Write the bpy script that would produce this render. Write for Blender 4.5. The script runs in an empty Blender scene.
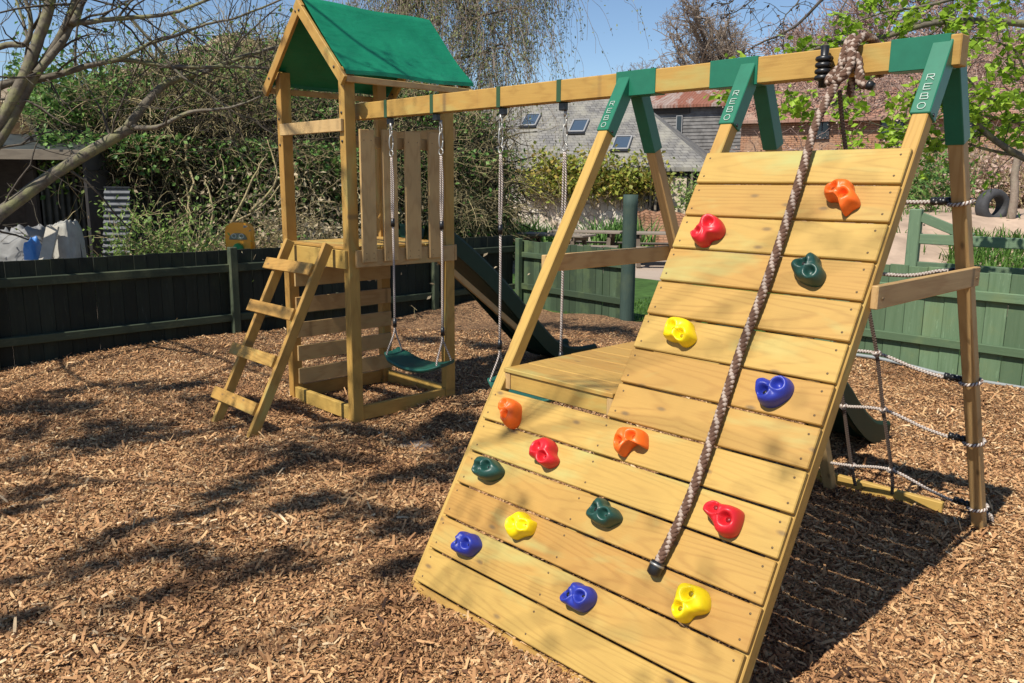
import bpy, math, random
import numpy as np
from mathutils import Vector, Matrix
random.seed(7); RNG = np.random.default_rng(7)
scene = bpy.context.scene; col = scene.collection
PI = math.pi
# ------------------------------------------------------------------ camera
CY, CP, CR, CF = 0.8057, 0.1905, 0.0074, 815.87
CAM = np.array([1.1361, -3.0158, 1.689])
FW = np.array([-math.sin(CY)*math.cos(CP), math.cos(CY)*math.cos(CP), -math.sin(CP)])
_r = np.array([math.cos(CY), math.sin(CY), 0.0]); _u = np.cross(_r, FW)
RT = _r*math.cos(CR)+_u*math.sin(CR); UP = -_r*math.sin(CR)+_u*math.cos(CR)
def at(x, y, D): return CAM + D*(RT*(x-512)/CF + UP*(341.5-y)/CF + FW)
def at_z(x, D, z):
    """point on the picture column x (measured at the horizon) at depth D and height z"""
    p = at(x, 184, D); p[2] = z; return p
cam_d = bpy.data.cameras.new('camera'); cam = bpy.data.objects.new('camera', cam_d); col.objects.link(cam)
cam_d.sensor_width = 36; cam_d.lens = 36*CF/1024; cam_d.clip_end = 2000; cam_d.clip_start = .05
cam.matrix_world = Matrix(((RT[0],UP[0],-FW[0],CAM[0]),(RT[1],UP[1],-FW[1],CAM[1]),(RT[2],UP[2],-FW[2],CAM[2]),(0,0,0,1)))
scene.camera = cam
# ------------------------------------------------------------------ mesh building
def nz(v):
    v = np.asarray(v, float); return v/np.linalg.norm(v)
def _box_template():
    V=[];idx={}
    for sx in(-1,1):
        for sy in(-1,1):
            for sz in(-1,1):
                for k in range(3):
                    idx[(sx,sy,sz,k)]=len(V); V.append((sx,sy,sz,k))
    F=[]
    for k in range(3):
        o=[a for a in range(3) if a!=k]
        for s in(-1,1):
            q=[]
            for a,b in((-1,-1),(1,-1),(1,1),(-1,1)):
                c=[0,0,0];c[k]=s;c[o[0]]=a;c[o[1]]=b;q.append(idx[(*c,k)])
            F.append(q)
        for a in(-1,1):
            for b in(-1,1):
                q=[]
                for s,kk in((-1,o[0]),(1,o[0]),(1,o[1]),(-1,o[1])):
                    c=[0,0,0];c[k]=s;c[o[0]]=a;c[o[1]]=b;q.append(idx[(*c,kk)])
                F.append(q)
    for sx in(-1,1):
        for sy in(-1,1):
            for sz in(-1,1): F.append([idx[(sx,sy,sz,k)] for k in range(3)])
    P=np.array([[v[i]*(1.0 if v[3]==i else .9) for i in range(3)] for v in V])
    G=[]
    for q in F:
        a,b,c=P[q[0]],P[q[1]],P[q[2]]
        if np.dot(np.cross(b-a,c-a),P[q].mean(0))<0: q=q[::-1]
        G.append(q)
    S=np.array([v[:3] for v in V],float); K=np.array([v[3] for v in V])
    return S,K,np.array([q for q in G if len(q)==4]),np.array([q for q in G if len(q)==3])
BS,BK,BQ,BT=_box_template()
class MB:
    def __init__(s): s.v=[];s.n=0;s.f=[];s.gc=[];s.rn=[]
    def add(s,V,F,mat=0,gc=None,rnd=0.,smooth=False):
        V=np.asarray(V,float).reshape(-1,3); 
        for f in (F if isinstance(F,list) and len(F) and isinstance(F[0],np.ndarray) else [np.asarray(F,int)]):
            if len(f): s.f.append((np.asarray(f,int)+s.n,mat,smooth))
        s.v.append(V); s.gc.append(V.copy() if gc is None else np.asarray(gc,float).reshape(-1,3))
        s.rn.append(np.full(len(V),rnd) if np.isscalar(rnd) else np.asarray(rnd,float)); s.n+=len(V)
    def box(s,c,ax,dims,bev=.004,mat=0,grain=None,rnd=None):
        c=np.asarray(c,float); ax=np.asarray(ax,float); h=np.asarray(dims,float)/2
        bev=min(bev,*(h*.45)); L=np.empty((24,3))
        for i in range(3): L[:,i]=BS[:,i]*np.where(BK==i,h[i],h[i]-bev)
        if grain is None: grain=int(np.argmax(dims))
        o=[grain]+[i for i in range(3) if i!=grain]
        g=L[:,o]+np.array([random.uniform(-40,40),3*random.randint(-3,3)+random.uniform(-.045,.045),random.uniform(-9,9)])
        flip=np.linalg.det(ax)<0
        s.add(c+L@ax,[BQ[:,::-1] if flip else BQ,BT[:,::-1] if flip else BT],mat,g,random.random() if rnd is None else rnd)
    def beam(s,p,q,w,h,up=(0,0,1),bev=.004,mat=0,rnd=None):
        """box from p to q; h measured along up (made square to the axis), w across"""
        p=np.asarray(p,float);q=np.asarray(q,float);d=q-p;l=np.linalg.norm(d);d=d/l
        u=np.asarray(up,float);u=nz(u-d*np.dot(u,d));w_=np.cross(u,d)
        s.box((p+q)/2,[d,w_,u],(l,w,h),bev,mat,0,rnd)
    def wbox(s,x0,x1,y0,y1,z0,z1,bev=.004,mat=0,rnd=None,grain=None):
        s.box(((x0+x1)/2,(y0+y1)/2,(z0+z1)/2),np.eye(3),(x1-x0,y1-y0,z1-z0),bev,mat,grain,rnd)
    def tube(s,P,R,sides=8,mat=0,rnd=None,cap=True,smooth=True,twist=0.):
        P=np.asarray(P,float);n=len(P)
        R=np.full(n,R,float) if np.isscalar(R) else np.asarray(R,float)
        T=np.gradient(P,axis=0);T/=np.maximum(np.linalg.norm(T,axis=1),1e-9)[:,None]
        a=np.array([0,0,1.]) if abs(T[0][2])<.9 else np.array([1.,0,0])
        u=nz(np.cross(T[0],a));U=np.empty((n,3))
        for i in range(n):
            u=u-T[i]*np.dot(u,T[i]);u=u/max(np.linalg.norm(u),1e-9);U[i]=u
        W=np.cross(T,U);an=np.arange(sides)*2*PI/sides
        V=P[:,None,:]+R[:,None,None]*(np.cos(an)[None,:,None]*U[:,None,:]+np.sin(an)[None,:,None]*W[:,None,:])
        i=np.arange(n-1)[:,None]*sides;j=np.arange(sides)[None,:];k=(j+1)%sides
        F=np.stack([i+j,i+k,i+k+sides,i+j+sides],-1).reshape(-1,4)
        al=np.concatenate([[0],np.cumsum(np.linalg.norm(np.diff(P,axis=0),axis=1))])
        g=np.stack([np.repeat(al,sides),np.tile(an/(2*PI),n),np.zeros(n*sides)],-1)
        Fs=[F]
        if cap and sides>=3: Fs+= [np.arange(sides)[None,::-1],(np.arange(sides)+(n-1)*sides)[None,:]]
        s.add(V.reshape(-1,3),Fs,mat,g,random.random() if rnd is None else rnd,smooth)
    def cyl(s,p,q,r0,r1=None,sides=16,mat=0,rnd=None,smooth=True):
        r1=r0 if r1 is None else r1
        s.tube([p,q],[r0,r1],sides,mat,rnd,True,smooth)
    def grid(s,P,mat=0,rnd=0.,smooth=True,gc=None,flip=False):
        P=np.asarray(P,float);a,b=P.shape[:2]
        i=np.arange(a-1)[:,None]*b;j=np.arange(b-1)[None,:]
        F=np.stack([i+j,i+j+1,i+j+1+b,i+j+b],-1).reshape(-1,4)
        s.add(P.reshape(-1,3),F[:,::-1] if flip else F,mat,gc,rnd,smooth)
    def leaves(s,C,size,mat=0,rnd=(0,1),up=.3,aspect=.55,hang=0.):
        C=np.asarray(C,float).reshape(-1,3);n=len(C)
        if not n: return
        N=RNG.normal(size=(n,3));N[:,2]=np.abs(N[:,2])+up;N/=np.linalg.norm(N,axis=1)[:,None]
        A=RNG.normal(size=(n,3));A[:,2]-=hang;A-=N*(A*N).sum(1)[:,None];A/=np.linalg.norm(A,axis=1)[:,None]
        B=np.cross(N,A);L=(size*RNG.uniform(.6,1.35,n))[:,None];w=L*aspect
        V=np.stack([C-A*L*.5,C+B*w*.5+N*L*.08,C+A*L*.5,C-B*w*.5+N*L*.08],1)
        F=np.arange(n*4).reshape(n,4)
        s.add(V.reshape(-1,3),F,mat,None,np.repeat(RNG.uniform(*rnd,n),4))
    def build(s,name,mats,parent=None,label=None,cat=None,group=None,kind=None,local=False):
        me=bpy.data.meshes.new(name)
        V=np.concatenate(s.v) if s.v else np.zeros((0,3))
        if parent is not None and not local:
            q=parent
            while q is not None: V=V-np.array(q.location);q=q.parent
        lv=[];ls=[];mi=[];sm=[];off=0
        for f,m,k in s.f:
            lv.append(f.ravel());c,w=f.shape;ls.append(off+np.arange(c)*w);off+=c*w
            mi.append(np.full(c,m));sm.append(np.full(c,k))
        lv=np.concatenate(lv);ls=np.concatenate(ls);mi=np.concatenate(mi);sm=np.concatenate(sm)
        me.vertices.add(len(V));me.vertices.foreach_set('co',V.ravel().astype(np.float32))
        me.loops.add(len(lv));me.loops.foreach_set('vertex_index',lv.astype(np.int32))
        me.polygons.add(len(ls));me.polygons.foreach_set('loop_start',ls.astype(np.int32))
        me.polygons.foreach_set('material_index',mi.astype(np.int32));me.polygons.foreach_set('use_smooth',sm.astype(bool))
        a=me.attributes.new('gc','FLOAT_VECTOR','POINT');a.data.foreach_set('vector',np.concatenate(s.gc).ravel().astype(np.float32))
        a=me.attributes.new('rnd','FLOAT','POINT');a.data.foreach_set('value',np.concatenate(s.rn).astype(np.float32))
        me.update(calc_edges=True)
        for m in (mats if isinstance(mats,(list,tuple)) else [mats]): me.materials.append(m)
        o=bpy.data.objects.new(name,me);col.objects.link(o)
        if parent is not None: o.parent=parent
        tag(o,label,cat,group,kind); return o
def tag(o,label=None,cat=None,group=None,kind=None):
    for k,v in(('label',label),('category',cat),('group',group),('kind',kind)):
        if v: o[k]=v
    return o
def thing(name,label,cat,loc=(0,0,0),group=None,rz=0.):
    o=bpy.data.objects.new(name,None);col.objects.link(o);o.location=loc;o.rotation_euler=(0,0,rz);o.empty_display_size=.1
    return tag(o,label,cat,group)
def dup(root,loc,rz=0.,label=None):
    r=root.copy();col.objects.link(r);r.location=loc;r.rotation_euler=(0,0,rz)
    if label: r['label']=label
    for ch in list(root.children):
        c=ch.copy();col.objects.link(c);c.parent=r
        for g in list(ch.children):
            d=g.copy();col.objects.link(d);d.parent=c
    return r
def spline(P,k=8,closed=False):
    P=np.asarray(P,float);n=len(P);out=[]
    rng=range(n) if closed else range(n-1)
    for i in rng:
        if closed: a,b,c,d=P[(i-1)%n],P[i],P[(i+1)%n],P[(i+2)%n]
        else: a,b,c,d=P[max(i-1,0)],P[i],P[i+1],P[min(i+2,n-1)]
        for t in np.arange(k)/k:
            out.append(.5*((2*b)+(c-a)*t+(2*a-5*b+4*c-d)*t*t+(-a+3*b-3*c+d)*t**3))
    if not closed: out.append(P[-1])
    return np.array(out)
_ph=RNG.uniform(0,6.28,(6,6))
def fbm(x,y,s=1.):
    r=0;a=1.
    for k in range(5):
        f=s*1.9**k
        r=r+a*np.sin(x*f*1.13+y*f*.57+_ph[k,0]+1.7*np.sin(y*f*.71+_ph[k,1]))*np.cos(y*f*1.07-x*f*.43+_ph[k,2]+1.3*np.sin(x*f*.67+_ph[k,3]));a*=.55
    return r
# ------------------------------------------------------------------ materials
class NT:
    def __init__(s,name):
        s.m=bpy.data.materials.new(name);s.m.use_nodes=True;s.t=s.m.node_tree;s.n=s.t.nodes;s.b=s.n['Principled BSDF'];s.out=s.n['Material Output']
    def __call__(s,typ,ins=None,**kw):
        n=s.n.new(typ)
        for k,v in kw.items(): setattr(n,k,v)
        for k,v in (ins or {}).items(): s.set(n.inputs[k],v)
        return n
    def set(s,i,v):
        if isinstance(v,bpy.types.NodeSocket): s.t.links.new(v,i)
        else: i.default_value=v
    def attr(s,n): return s('ShaderNodeAttribute',attribute_name=n)
    def math(s,op,a,b=0.,c=None,clamp=False):
        n=s('ShaderNodeMath',operation=op,use_clamp=clamp);s.set(n.inputs[0],a);s.set(n.inputs[1],b)
        if c is not None:s.set(n.inputs[2],c)
        return n.outputs[0]
    def mapv(s,v,scale=(1,1,1),loc=(0,0,0)): return s('ShaderNodeMapping',{'Vector':v,'Scale':scale,'Location':loc}).outputs[0]
    def noise(s,v,scale=5.,detail=4.,rough=.6,dist=0.,col=False):
        n=s('ShaderNodeTexNoise',{'Scale':scale,'Detail':detail,'Roughness':rough,'Distortion':dist})
        if v is not None:s.set(n.inputs['Vector'],v)
        return n.outputs[1 if col else 0]
    def ramp(s,f,stops,interp='LINEAR'):
        n=s('ShaderNodeValToRGB',{'Fac':f});e=n.color_ramp.elements;n.color_ramp.interpolation=interp
        while len(e)<len(stops): e.new(.5)
        for a,(p,c) in zip(e,stops):
            a.position=p;a.color=(*c,1) if len(c)==3 else c
        return n.outputs[0]
    def mix(s,f,a,b,typ='MIX'):
        n=s('ShaderNodeMix',data_type='RGBA',blend_type=typ);s.set(n.inputs[0],f)
        for i,v in((6,a),(7,b)):
            s.set(n.inputs[i],v if isinstance(v,bpy.types.NodeSocket) else (*v,1))
        return n.outputs[2]
    def bump(s,h,strength=.3,dist=.01): 
        n=s('ShaderNodeBump',{'Height':h,'Strength':strength,'Distance':dist});s.t.links.new(n.outputs[0],s.b.inputs['Normal']);return n
    def fin(s,colr=None,rough=.7,spec=None,metal=None):
        if colr is not None: s.set(s.b.inputs['Base Color'],colr if isinstance(colr,bpy.types.NodeSocket) else (*colr,1))
        s.set(s.b.inputs['Roughness'],rough)
        if spec is not None: s.set(s.b.inputs['Specular IOR Level'],spec)
        if metal is not None: s.set(s.b.inputs['Metallic'],metal)
        return s.m
    def pos(s): return s('ShaderNodeNewGeometry').outputs['Position']
def wood(name,light,dark,warm,green=.35,knots=True,rough=.62,tone=.5):
    t=NT(name);g=t.attr('gc').outputs['Vector'];r=t.attr('rnd').outputs['Fac']
    big=t.noise(t.mapv(g,(.9,5,5)),1.,3.,.5,.4)
    fine=t.noise(t.mapv(g,(3.,90,90)),1.,3.,.6)
    rings=t('ShaderNodeTexWave',{'Vector':t.mapv(g,(.35,9,9)),'Scale':2.3,'Distortion':11.,'Detail':2.5,'Detail Scale':.8},wave_type='BANDS',bands_direction='Y').outputs[1]
    sp=t('ShaderNodeSeparateXYZ',{0:g}).outputs;yl=t.math('SUBTRACT',sp[1],t.math('MULTIPLY',t.math('ROUND',t.math('DIVIDE',sp[1],3.)),3.))
    xf=t.math('MULTIPLY',t.math('ABSOLUTE',t.math('SUBTRACT',t.math('FRACT',t.math('MULTIPLY',sp[0],.43)),.5)),.19)
    rr=t.math('SQRT',t.math('ADD',t.math('MULTIPLY',yl,yl),t.math('MULTIPLY',xf,xf)));wn=t.noise(t.mapv(g,(1.6,13,13)),1.,3.,.55)
    cath=t.math('SINE',t.math('ADD',t.math('MULTIPLY',rr,430.),t.math('MULTIPLY',wn,16.)));cath=t.math('POWER',t.math('ADD',t.math('MULTIPLY',cath,.5),.5),2.5)
    rings=t.math('SUBTRACT',1.,t.math('MULTIPLY',cath,t.math('ADD',.45,t.math('MULTIPLY',r,.6))))
    k=t.math('ADD',t.math('MULTIPLY',rings,.34),t.math('MULTIPLY',fine,.34));k=t.math('ADD',k,t.math('MULTIPLY',big,.30))
    c=t.ramp(k,[(.22,dark),(.55,light),(.8,tuple(min(1,x*1.12) for x in light))])
    c=t.mix(t.math('MULTIPLY',t.math('ADD',r,t.math('MULTIPLY',big,.6)),tone),c,t.mix(.75,c,warm,'MIX'))
    gn=t.noise(t.mapv(g,(1.3,4,4),(3,1,7)),1.,4.,.6,.5)
    c=t.mix(t.math('MULTIPLY',t.ramp(gn,[(.56,(0,0,0)),(.72,(1,1,1))]),green),c,(.36,.41,.15))
    if knots:
        v=t('ShaderNodeTexVoronoi',{'Vector':t.mapv(g,(6.5,15,15)),'Scale':1.,'Randomness':1.},feature='F1',voronoi_dimensions='2D')
        on=t.math('GREATER_THAN',t('ShaderNodeSeparateColor',{'Color':v.outputs['Color']}).outputs[0],.80)
        nd=t.math('ADD',v.outputs['Distance'],t.math('MULTIPLY',fine,.05))
        kk=t.math('MULTIPLY',t.ramp(nd,[(.08,(1,1,1)),(.19,(0,0,0))]),on)
        halo=t.math('MULTIPLY',t.ramp(nd,[(.12,(1,1,1)),(.42,(0,0,0))]),on)
        c=t.mix(t.math('MULTIPLY',halo,.3),c,warm);c=t.mix(t.math('MULTIPLY',kk,.8),c,(.15,.10,.045))
    bl=t.noise(t.pos(),2.6,4.,.6,.6);c=t.mix(t.math('MULTIPLY',t.ramp(bl,[(.45,(0,0,0)),(.72,(1,1,1))]),.30),c,dark)
    t.bump(t.math('ADD',k,t.math('MULTIPLY',fine,.6)),.22,.004)
    return t.fin(c,rough,.35)
PINE=wood('pressure_treated_pine',(.455,.305,.078),(.265,.16,.038),(.355,.175,.04),.65,tone=.9)
PINE_TAN=wood('weathered_pine',(.47,.32,.14),(.34,.20,.075),(.40,.23,.09),.25)
def plain(name,c,rough=.6,spec=.4,metal=0.,vary=.0,scale=8.,bump=0.):
    t=NT(name);cc=c
    n=t.noise(t.pos(),scale,5.,.65)
    if vary: cc=t.mix(t.ramp(n,[(.3,(0,0,0)),(.7,(1,1,1))]),tuple(x*(1-vary) for x in c),tuple(min(1,x*(1+vary)) for x in c))
    if bump: t.bump(n,bump,.01)
    return t.fin(cc,rough,spec,metal)
def fence_mat(name,a,b,moss):
    t=NT(name);g=t.attr('gc').outputs['Vector'];r=t.attr('rnd').outputs['Fac']
    n=t.noise(t.mapv(g,(2.,30,30)),1.,4.,.65);m=t.noise(t.pos(),2.2,5.,.65);pe=t.noise(t.mapv(g,(5.,45,45)),1.,5.,.75)
    c=t.mix(t.ramp(n,[(.3,(0,0,0)),(.7,(1,1,1))]),a,b);c=t.mix(t.ramp(pe,[(.60,(0,0,0)),(.68,(.65,.65,.65))]),c,tuple(x*1.5+.03 for x in b));c=t.mix(t.math('MULTIPLY',r,.75),c,tuple(x*.5 for x in a))
    c=t.mix(t.ramp(m,[(.52,(0,0,0)),(.75,(.7,.7,.7))]),c,moss);t.bump(n,.35,.005)
    return t.fin(c,.75,.3)
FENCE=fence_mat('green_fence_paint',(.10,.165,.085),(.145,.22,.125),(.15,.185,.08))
FENCE_DARK=fence_mat('old_dark_fence_stain',(.016,.021,.014),(.027,.034,.022),(.032,.042,.018))  # near-black green for the boards of the long fence
FENCE_MOSSY=fence_mat('mossy_fence_stain',(.05,.08,.045),(.08,.12,.065),(.12,.16,.06))
FENCE_RAIL=fence_mat('lightened_rail_green',(.042,.058,.034),(.075,.092,.055),(.14,.15,.08))  # greener rail tone, lightened for the light on the rail tops
GATEP=fence_mat('pale_green_gate_paint',(.13,.20,.12),(.17,.25,.15),(.16,.2,.1))
def leafmat(name,stops,trans=.35,rough=.6):
    t=NT(name);r=t.attr('rnd').outputs['Fac'];c=t.ramp(r,stops)
    tr=t('ShaderNodeBsdfTranslucent',{'Color':c});t.set(t.b.inputs['Base Color'],c);t.set(t.b.inputs['Roughness'],rough);t.set(t.b.inputs['Specular IOR Level'],.3)
    mx=t('ShaderNodeMixShader',{0:trans,1:t.b.outputs[0],2:tr.outputs[0]});t.t.links.new(mx.outputs[0],t.out.inputs['Surface']);return t.m
def bark(name,a,b,lichen,amt=.5,scale=14.):
    t=NT(name);p=t.pos();n=t.noise(p,scale,5.,.7);l=t.noise(p,scale*.4,4.,.6);r=t.attr('rnd').outputs['Fac']
    c=t.mix(t.ramp(n,[(.3,(0,0,0)),(.7,(1,1,1))]),a,b);c=t.mix(t.math('MULTIPLY',t.ramp(l,[(.48,(0,0,0)),(.62,(1,1,1))]),amt),c,lichen)
    c=t.mix(t.math('MULTIPLY',r,.35),c,tuple(x*.6 for x in a));t.bump(n,.6,.02);return t.fin(c,.85,.2)
BARK=bark('mossy_bark',(.09,.075,.055),(.20,.175,.135),(.24,.24,.11),.8)
TWIG=bark('grey_twig',(.055,.045,.035),(.12,.10,.08),(.14,.13,.08),.3)
TWIGFAR=bark('distant_twig',(.20,.15,.115),(.32,.255,.20),(.30,.27,.2),.4)
DEADV=bark('dead_creeper_stem',(.25,.195,.10),(.48,.39,.225),(.28,.28,.10),.4)
BRACKET=plain('green_bracket_metal',(.012,.135,.075),.42,.5,0,.08,20)
BLACKP=plain('black_plastic',(.012,.012,.013),.35,.5)
STEEL=plain('galvanised_steel',(.38,.37,.34),.5,.5,.8)
SCREW=plain('screw_head',(.13,.085,.04),.6,.3)
LETTER=plain('pale_lettering',(.42,.50,.44),.5,.4)
SLIDE=plain('dark_green_slide_plastic',(.008,.032,.019),.55,.3,0,.1,3)
SEAT=plain('green_seat_plastic',(.014,.085,.06),.4,.5,0,.08,6)
def roofmat():
    t=NT('green_tarpaulin');n=t.noise(t.pos(),3.5,3.,.5);f=t.noise(t.pos(),260.,2.,.5)
    c=t.mix(t.ramp(n,[(.3,(0,0,0)),(.7,(1,1,1))]),(.005,.165,.08),(.010,.22,.11));cr=t.noise(t.mapv(t.pos(),(9,2.2,9)),1.,4.,.6,1.2);c=t.mix(t.math('MULTIPLY',t.ramp(cr,[(.5,(0,0,0)),(.75,(1,1,1))]),.25),c,(.02,.16,.09));t.bump(t.math('ADD',t.math('ADD',t.math('MULTIPLY',n,3.),t.math('MULTIPLY',cr,1.2)),t.math('MULTIPLY',f,.16)),.4,.02)
    tr=t('ShaderNodeBsdfTranslucent',{'Color':(.01,.25,.09,1)});t.fin(c,.45,.4)
    mx=t('ShaderNodeMixShader',{0:.15,1:t.b.outputs[0],2:tr.outputs[0]});t.t.links.new(mx.outputs[0],t.out.inputs['Surface']);return t.m
TARP=roofmat()
def ropemat(name,a,b,k,ang,thr=.5):
    t=NT(name);s=t('ShaderNodeSeparateXYZ',{0:t.attr('gc').outputs['Vector']})
    ph=t.math('ADD',t.math('MULTIPLY',s.outputs[0],k),t.math('MULTIPLY',s.outputs[1],ang));ph=t.math('ADD',ph,t.attr('rnd').outputs['Fac'])
    fr=t.math('FRACT',ph);n=t.noise(t.attr('gc').outputs['Vector'],90.,2.,.6)
    f=t.math('ADD',fr,t.math('MULTIPLY',n,.25))
    c=t.ramp(f,[(thr,a),(thr+.12,b)]);h=t.math('SINE',t.math('MULTIPLY',ph,6.283));t.bump(t.math('ADD',h,n),.5,.003);return t.fin(c,.85,.2)
ROPE=ropemat('white_flecked_rope',(.55,.50,.45),(.17,.10,.07),70.,2.,.62)
ROPE_SHADED=ropemat('shaded_rope',(.10,.065,.045),(.26,.2,.16),70.,2.,.75)  # darker rope colour carries the shade on the net uprights
ROPE_THICK=ropemat('thick_brown_rope',(.38,.30,.245),(.115,.064,.043),30.,0.,.40)
def plast(name,c):
    t=NT(name);n=t.noise(t.pos(),420.,3.,.6);d=t.noise(t.pos(),28.,4.,.65);t.bump(n,.16,.002);return t.fin(t.mix(t.math('MULTIPLY',t.ramp(d,[(.5,(0,0,0)),(.75,(1,1,1))]),.28),c,tuple(x*.55+.03 for x in c)),.40,.45)
HOLDS={'orange':plast('orange_plastic',(.80,.13,.012)),'red':plast('red_plastic',(.55,.014,.022)),'green':plast('dark_green_plastic',(.012,.055,.042)),'yellow':plast('yellow_plastic',(.88,.66,.006)),'blue':plast('blue_plastic',(.02,.035,.30))}
# ------------------------------------------------------------------ the climbing frame
TH=1.0331;Z0=1.8276;PITCH=.15
WN=np.array([0,-math.sin(TH),math.cos(TH)]);WV=np.array([0,-math.cos(TH),-math.sin(TH)]);WU=np.array([1.,0,0])
def W(u,v,off=0.): return np.array([u,0,Z0])+WV*v+WN*off
def on_wall(x,y,off=0.):
    """where the wall plane is met along the view through a pixel, as (u, v)"""
    d=RT*(x-512)/CF+UP*(341.5-y)/CF+FW;o=np.array([0,0,Z0])
    q=CAM+d*(((o+WN*off-CAM)@WN)/(d@WN));return np.array([q[0],(q-o)@WV])
EY=np.eye(3)
FR=thing('playset','timber climbing frame with green roofed tower, long swing beam and sloping climbing wall','climbing frame',(-1.9,.3,0))
def part(mb,name,m,parent=None,label=None,**k): return mb.build(name,m,parent or FR,label,**k)
# --- climbing wall boards and holds
WL,WR2=-.83,-1.482
mb=MB()
for i in range(15):
    v0=i*PITCH+.004;v1=(i+1)*PITCH-.005
    x0=(WL if i<8 else -1.475)+random.uniform(-.003,.003);x1=random.uniform(-.006,0)
    tilt=random.uniform(-.0025,.0025)
    c=W((x0+x1)/2,(v0+v1)/2,-.011+tilt)
    mb.box(c,[WU,WV,WN],(x1-x0,v1-v0,.022),.0035,0,0,random.random())
    for xx in ([x0+.03,x1-.03] if i<8 else [x0+.03,-.815,x1-.03]):
        for vv in(v0+.028,v1-.028):
            p=W(xx+random.uniform(-.006,.006),vv,tilt);mb.cyl(p-WN*.004,p+WN*.0006,.0042,sides=8,mat=1)
WALL=part(mb,'climbing_wall',[PINE,SCREW],label='sloping wall of pale pine boards with gaps between them')
HO=[('orange',820,175,42,[(75,330),(90,210),(180,150),(330,100),(490,110),(520,220),(590,330),(590,430),(480,500),(370,590),(340,540),(320,430),(230,370),(130,370)],[(230,230),(405,355)],'tailed orange hold near the top'),
('red',687,210,42,[(80,410),(140,330),(200,260),(270,130),(390,80),(510,140),(560,250),(540,340),(470,410),(360,440),(290,520),(190,540),(110,490)],[(395,230),(185,390)],'red hold high on the left of the wall'),
('green',787,250,42,[(80,280),(110,200),(240,150),(350,120),(410,60),(490,110),(510,210),(570,310),(570,390),(500,500),(400,530),(270,500),(160,440),(110,360)],[(280,235),(410,395)],'dark green hold on the upper wall beside the rope'),
('yellow',658,312,42,[(90,370),(150,210),(240,110),(380,100),(500,150),(530,250),(560,380),(520,450),(430,510),(350,510),(290,450),(170,430)],[(265,260),(400,390)],'yellow hold above the platform corner'),
('blue',748,367,50,[(115,340),(130,200),(220,155),(330,190),(430,135),(530,150),(575,240),(540,350),(440,440),(330,500),(230,510),(150,470),(130,400)],[(450,255),(240,350)],'blue hold right of the rope'),
('orange',489,391,42,[(165,280),(220,180),(300,120),(400,150),(450,220),(450,350),(430,470),(360,560),(280,570),(245,510),(245,430),(210,350)],[(290,220),(320,400)],'upright orange hold at the left end of the long boards'),
('orange',608,421,42,[(105,400),(140,230),(220,130),(350,110),(500,130),(570,190),(580,300),(570,410),(500,390),(420,350),(340,390),(280,460),(210,540),(130,490)],[(210,350),(430,265)],'arched orange hold below the platform'),
('red',522,432,42,[(140,380),(190,240),(250,140),(370,90),(460,140),(500,230),(490,330),(530,430),(480,510),(380,550),(310,530),(250,450),(180,420)],[(290,265),(385,425)],'red hold between two orange ones'),
('green',465,448,42,[(140,400),(190,270),(220,150),(320,140),(440,180),(500,240),(560,340),(520,430),(400,500),(280,500),(190,450)],[(255,325),(405,305)],'dark green hold at the left edge'),
('green',581,493,42,[(100,350),(170,230),(250,120),(310,75),(380,120),(420,200),(520,240),(590,350),(570,430),(470,490),(370,530),(270,500),(160,430)],[(255,275),(430,360)],'dark green hold in the middle of the long boards'),
('yellow',500,505,42,[(135,230),(220,160),(340,110),(400,160),(430,210),(510,260),(490,370),(440,450),(330,480),(200,530),(145,480),(130,360)],[(240,320),(420,340)],'angular yellow hold low on the wall'),
('red',699,493,50,[(75,220),(120,140),(210,105),(300,150),(430,170),(540,230),(550,320),(510,450),(450,550),(340,580),(260,540),(210,430),(150,340),(90,270)],[(230,210),(405,370)],'red hold right of the rope end'),
('blue',444,524,42,[(135,350),(180,270),(260,200),(320,120),(390,160),(460,160),(520,250),(530,350),(450,440),(370,500),(270,490),(170,440)],[(215,315),(420,330)],'blue hold at the lower left edge'),
('blue',556,577,42,[(100,330),(150,240),(260,160),(330,85),(410,130),(510,160),(580,260),(570,380),(500,470),(400,540),(310,530),(200,460),(120,420)],[(210,290),(455,330)],'blue hold on the lowest row'),
('yellow',665,577,50,[(105,430),(160,330),(190,180),(240,85),(370,110),(500,170),(555,290),(540,440),(450,490),(350,510),(270,590),(180,600),(120,530)],[(365,235),(220,440)],'large yellow hold low on the right')]
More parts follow.
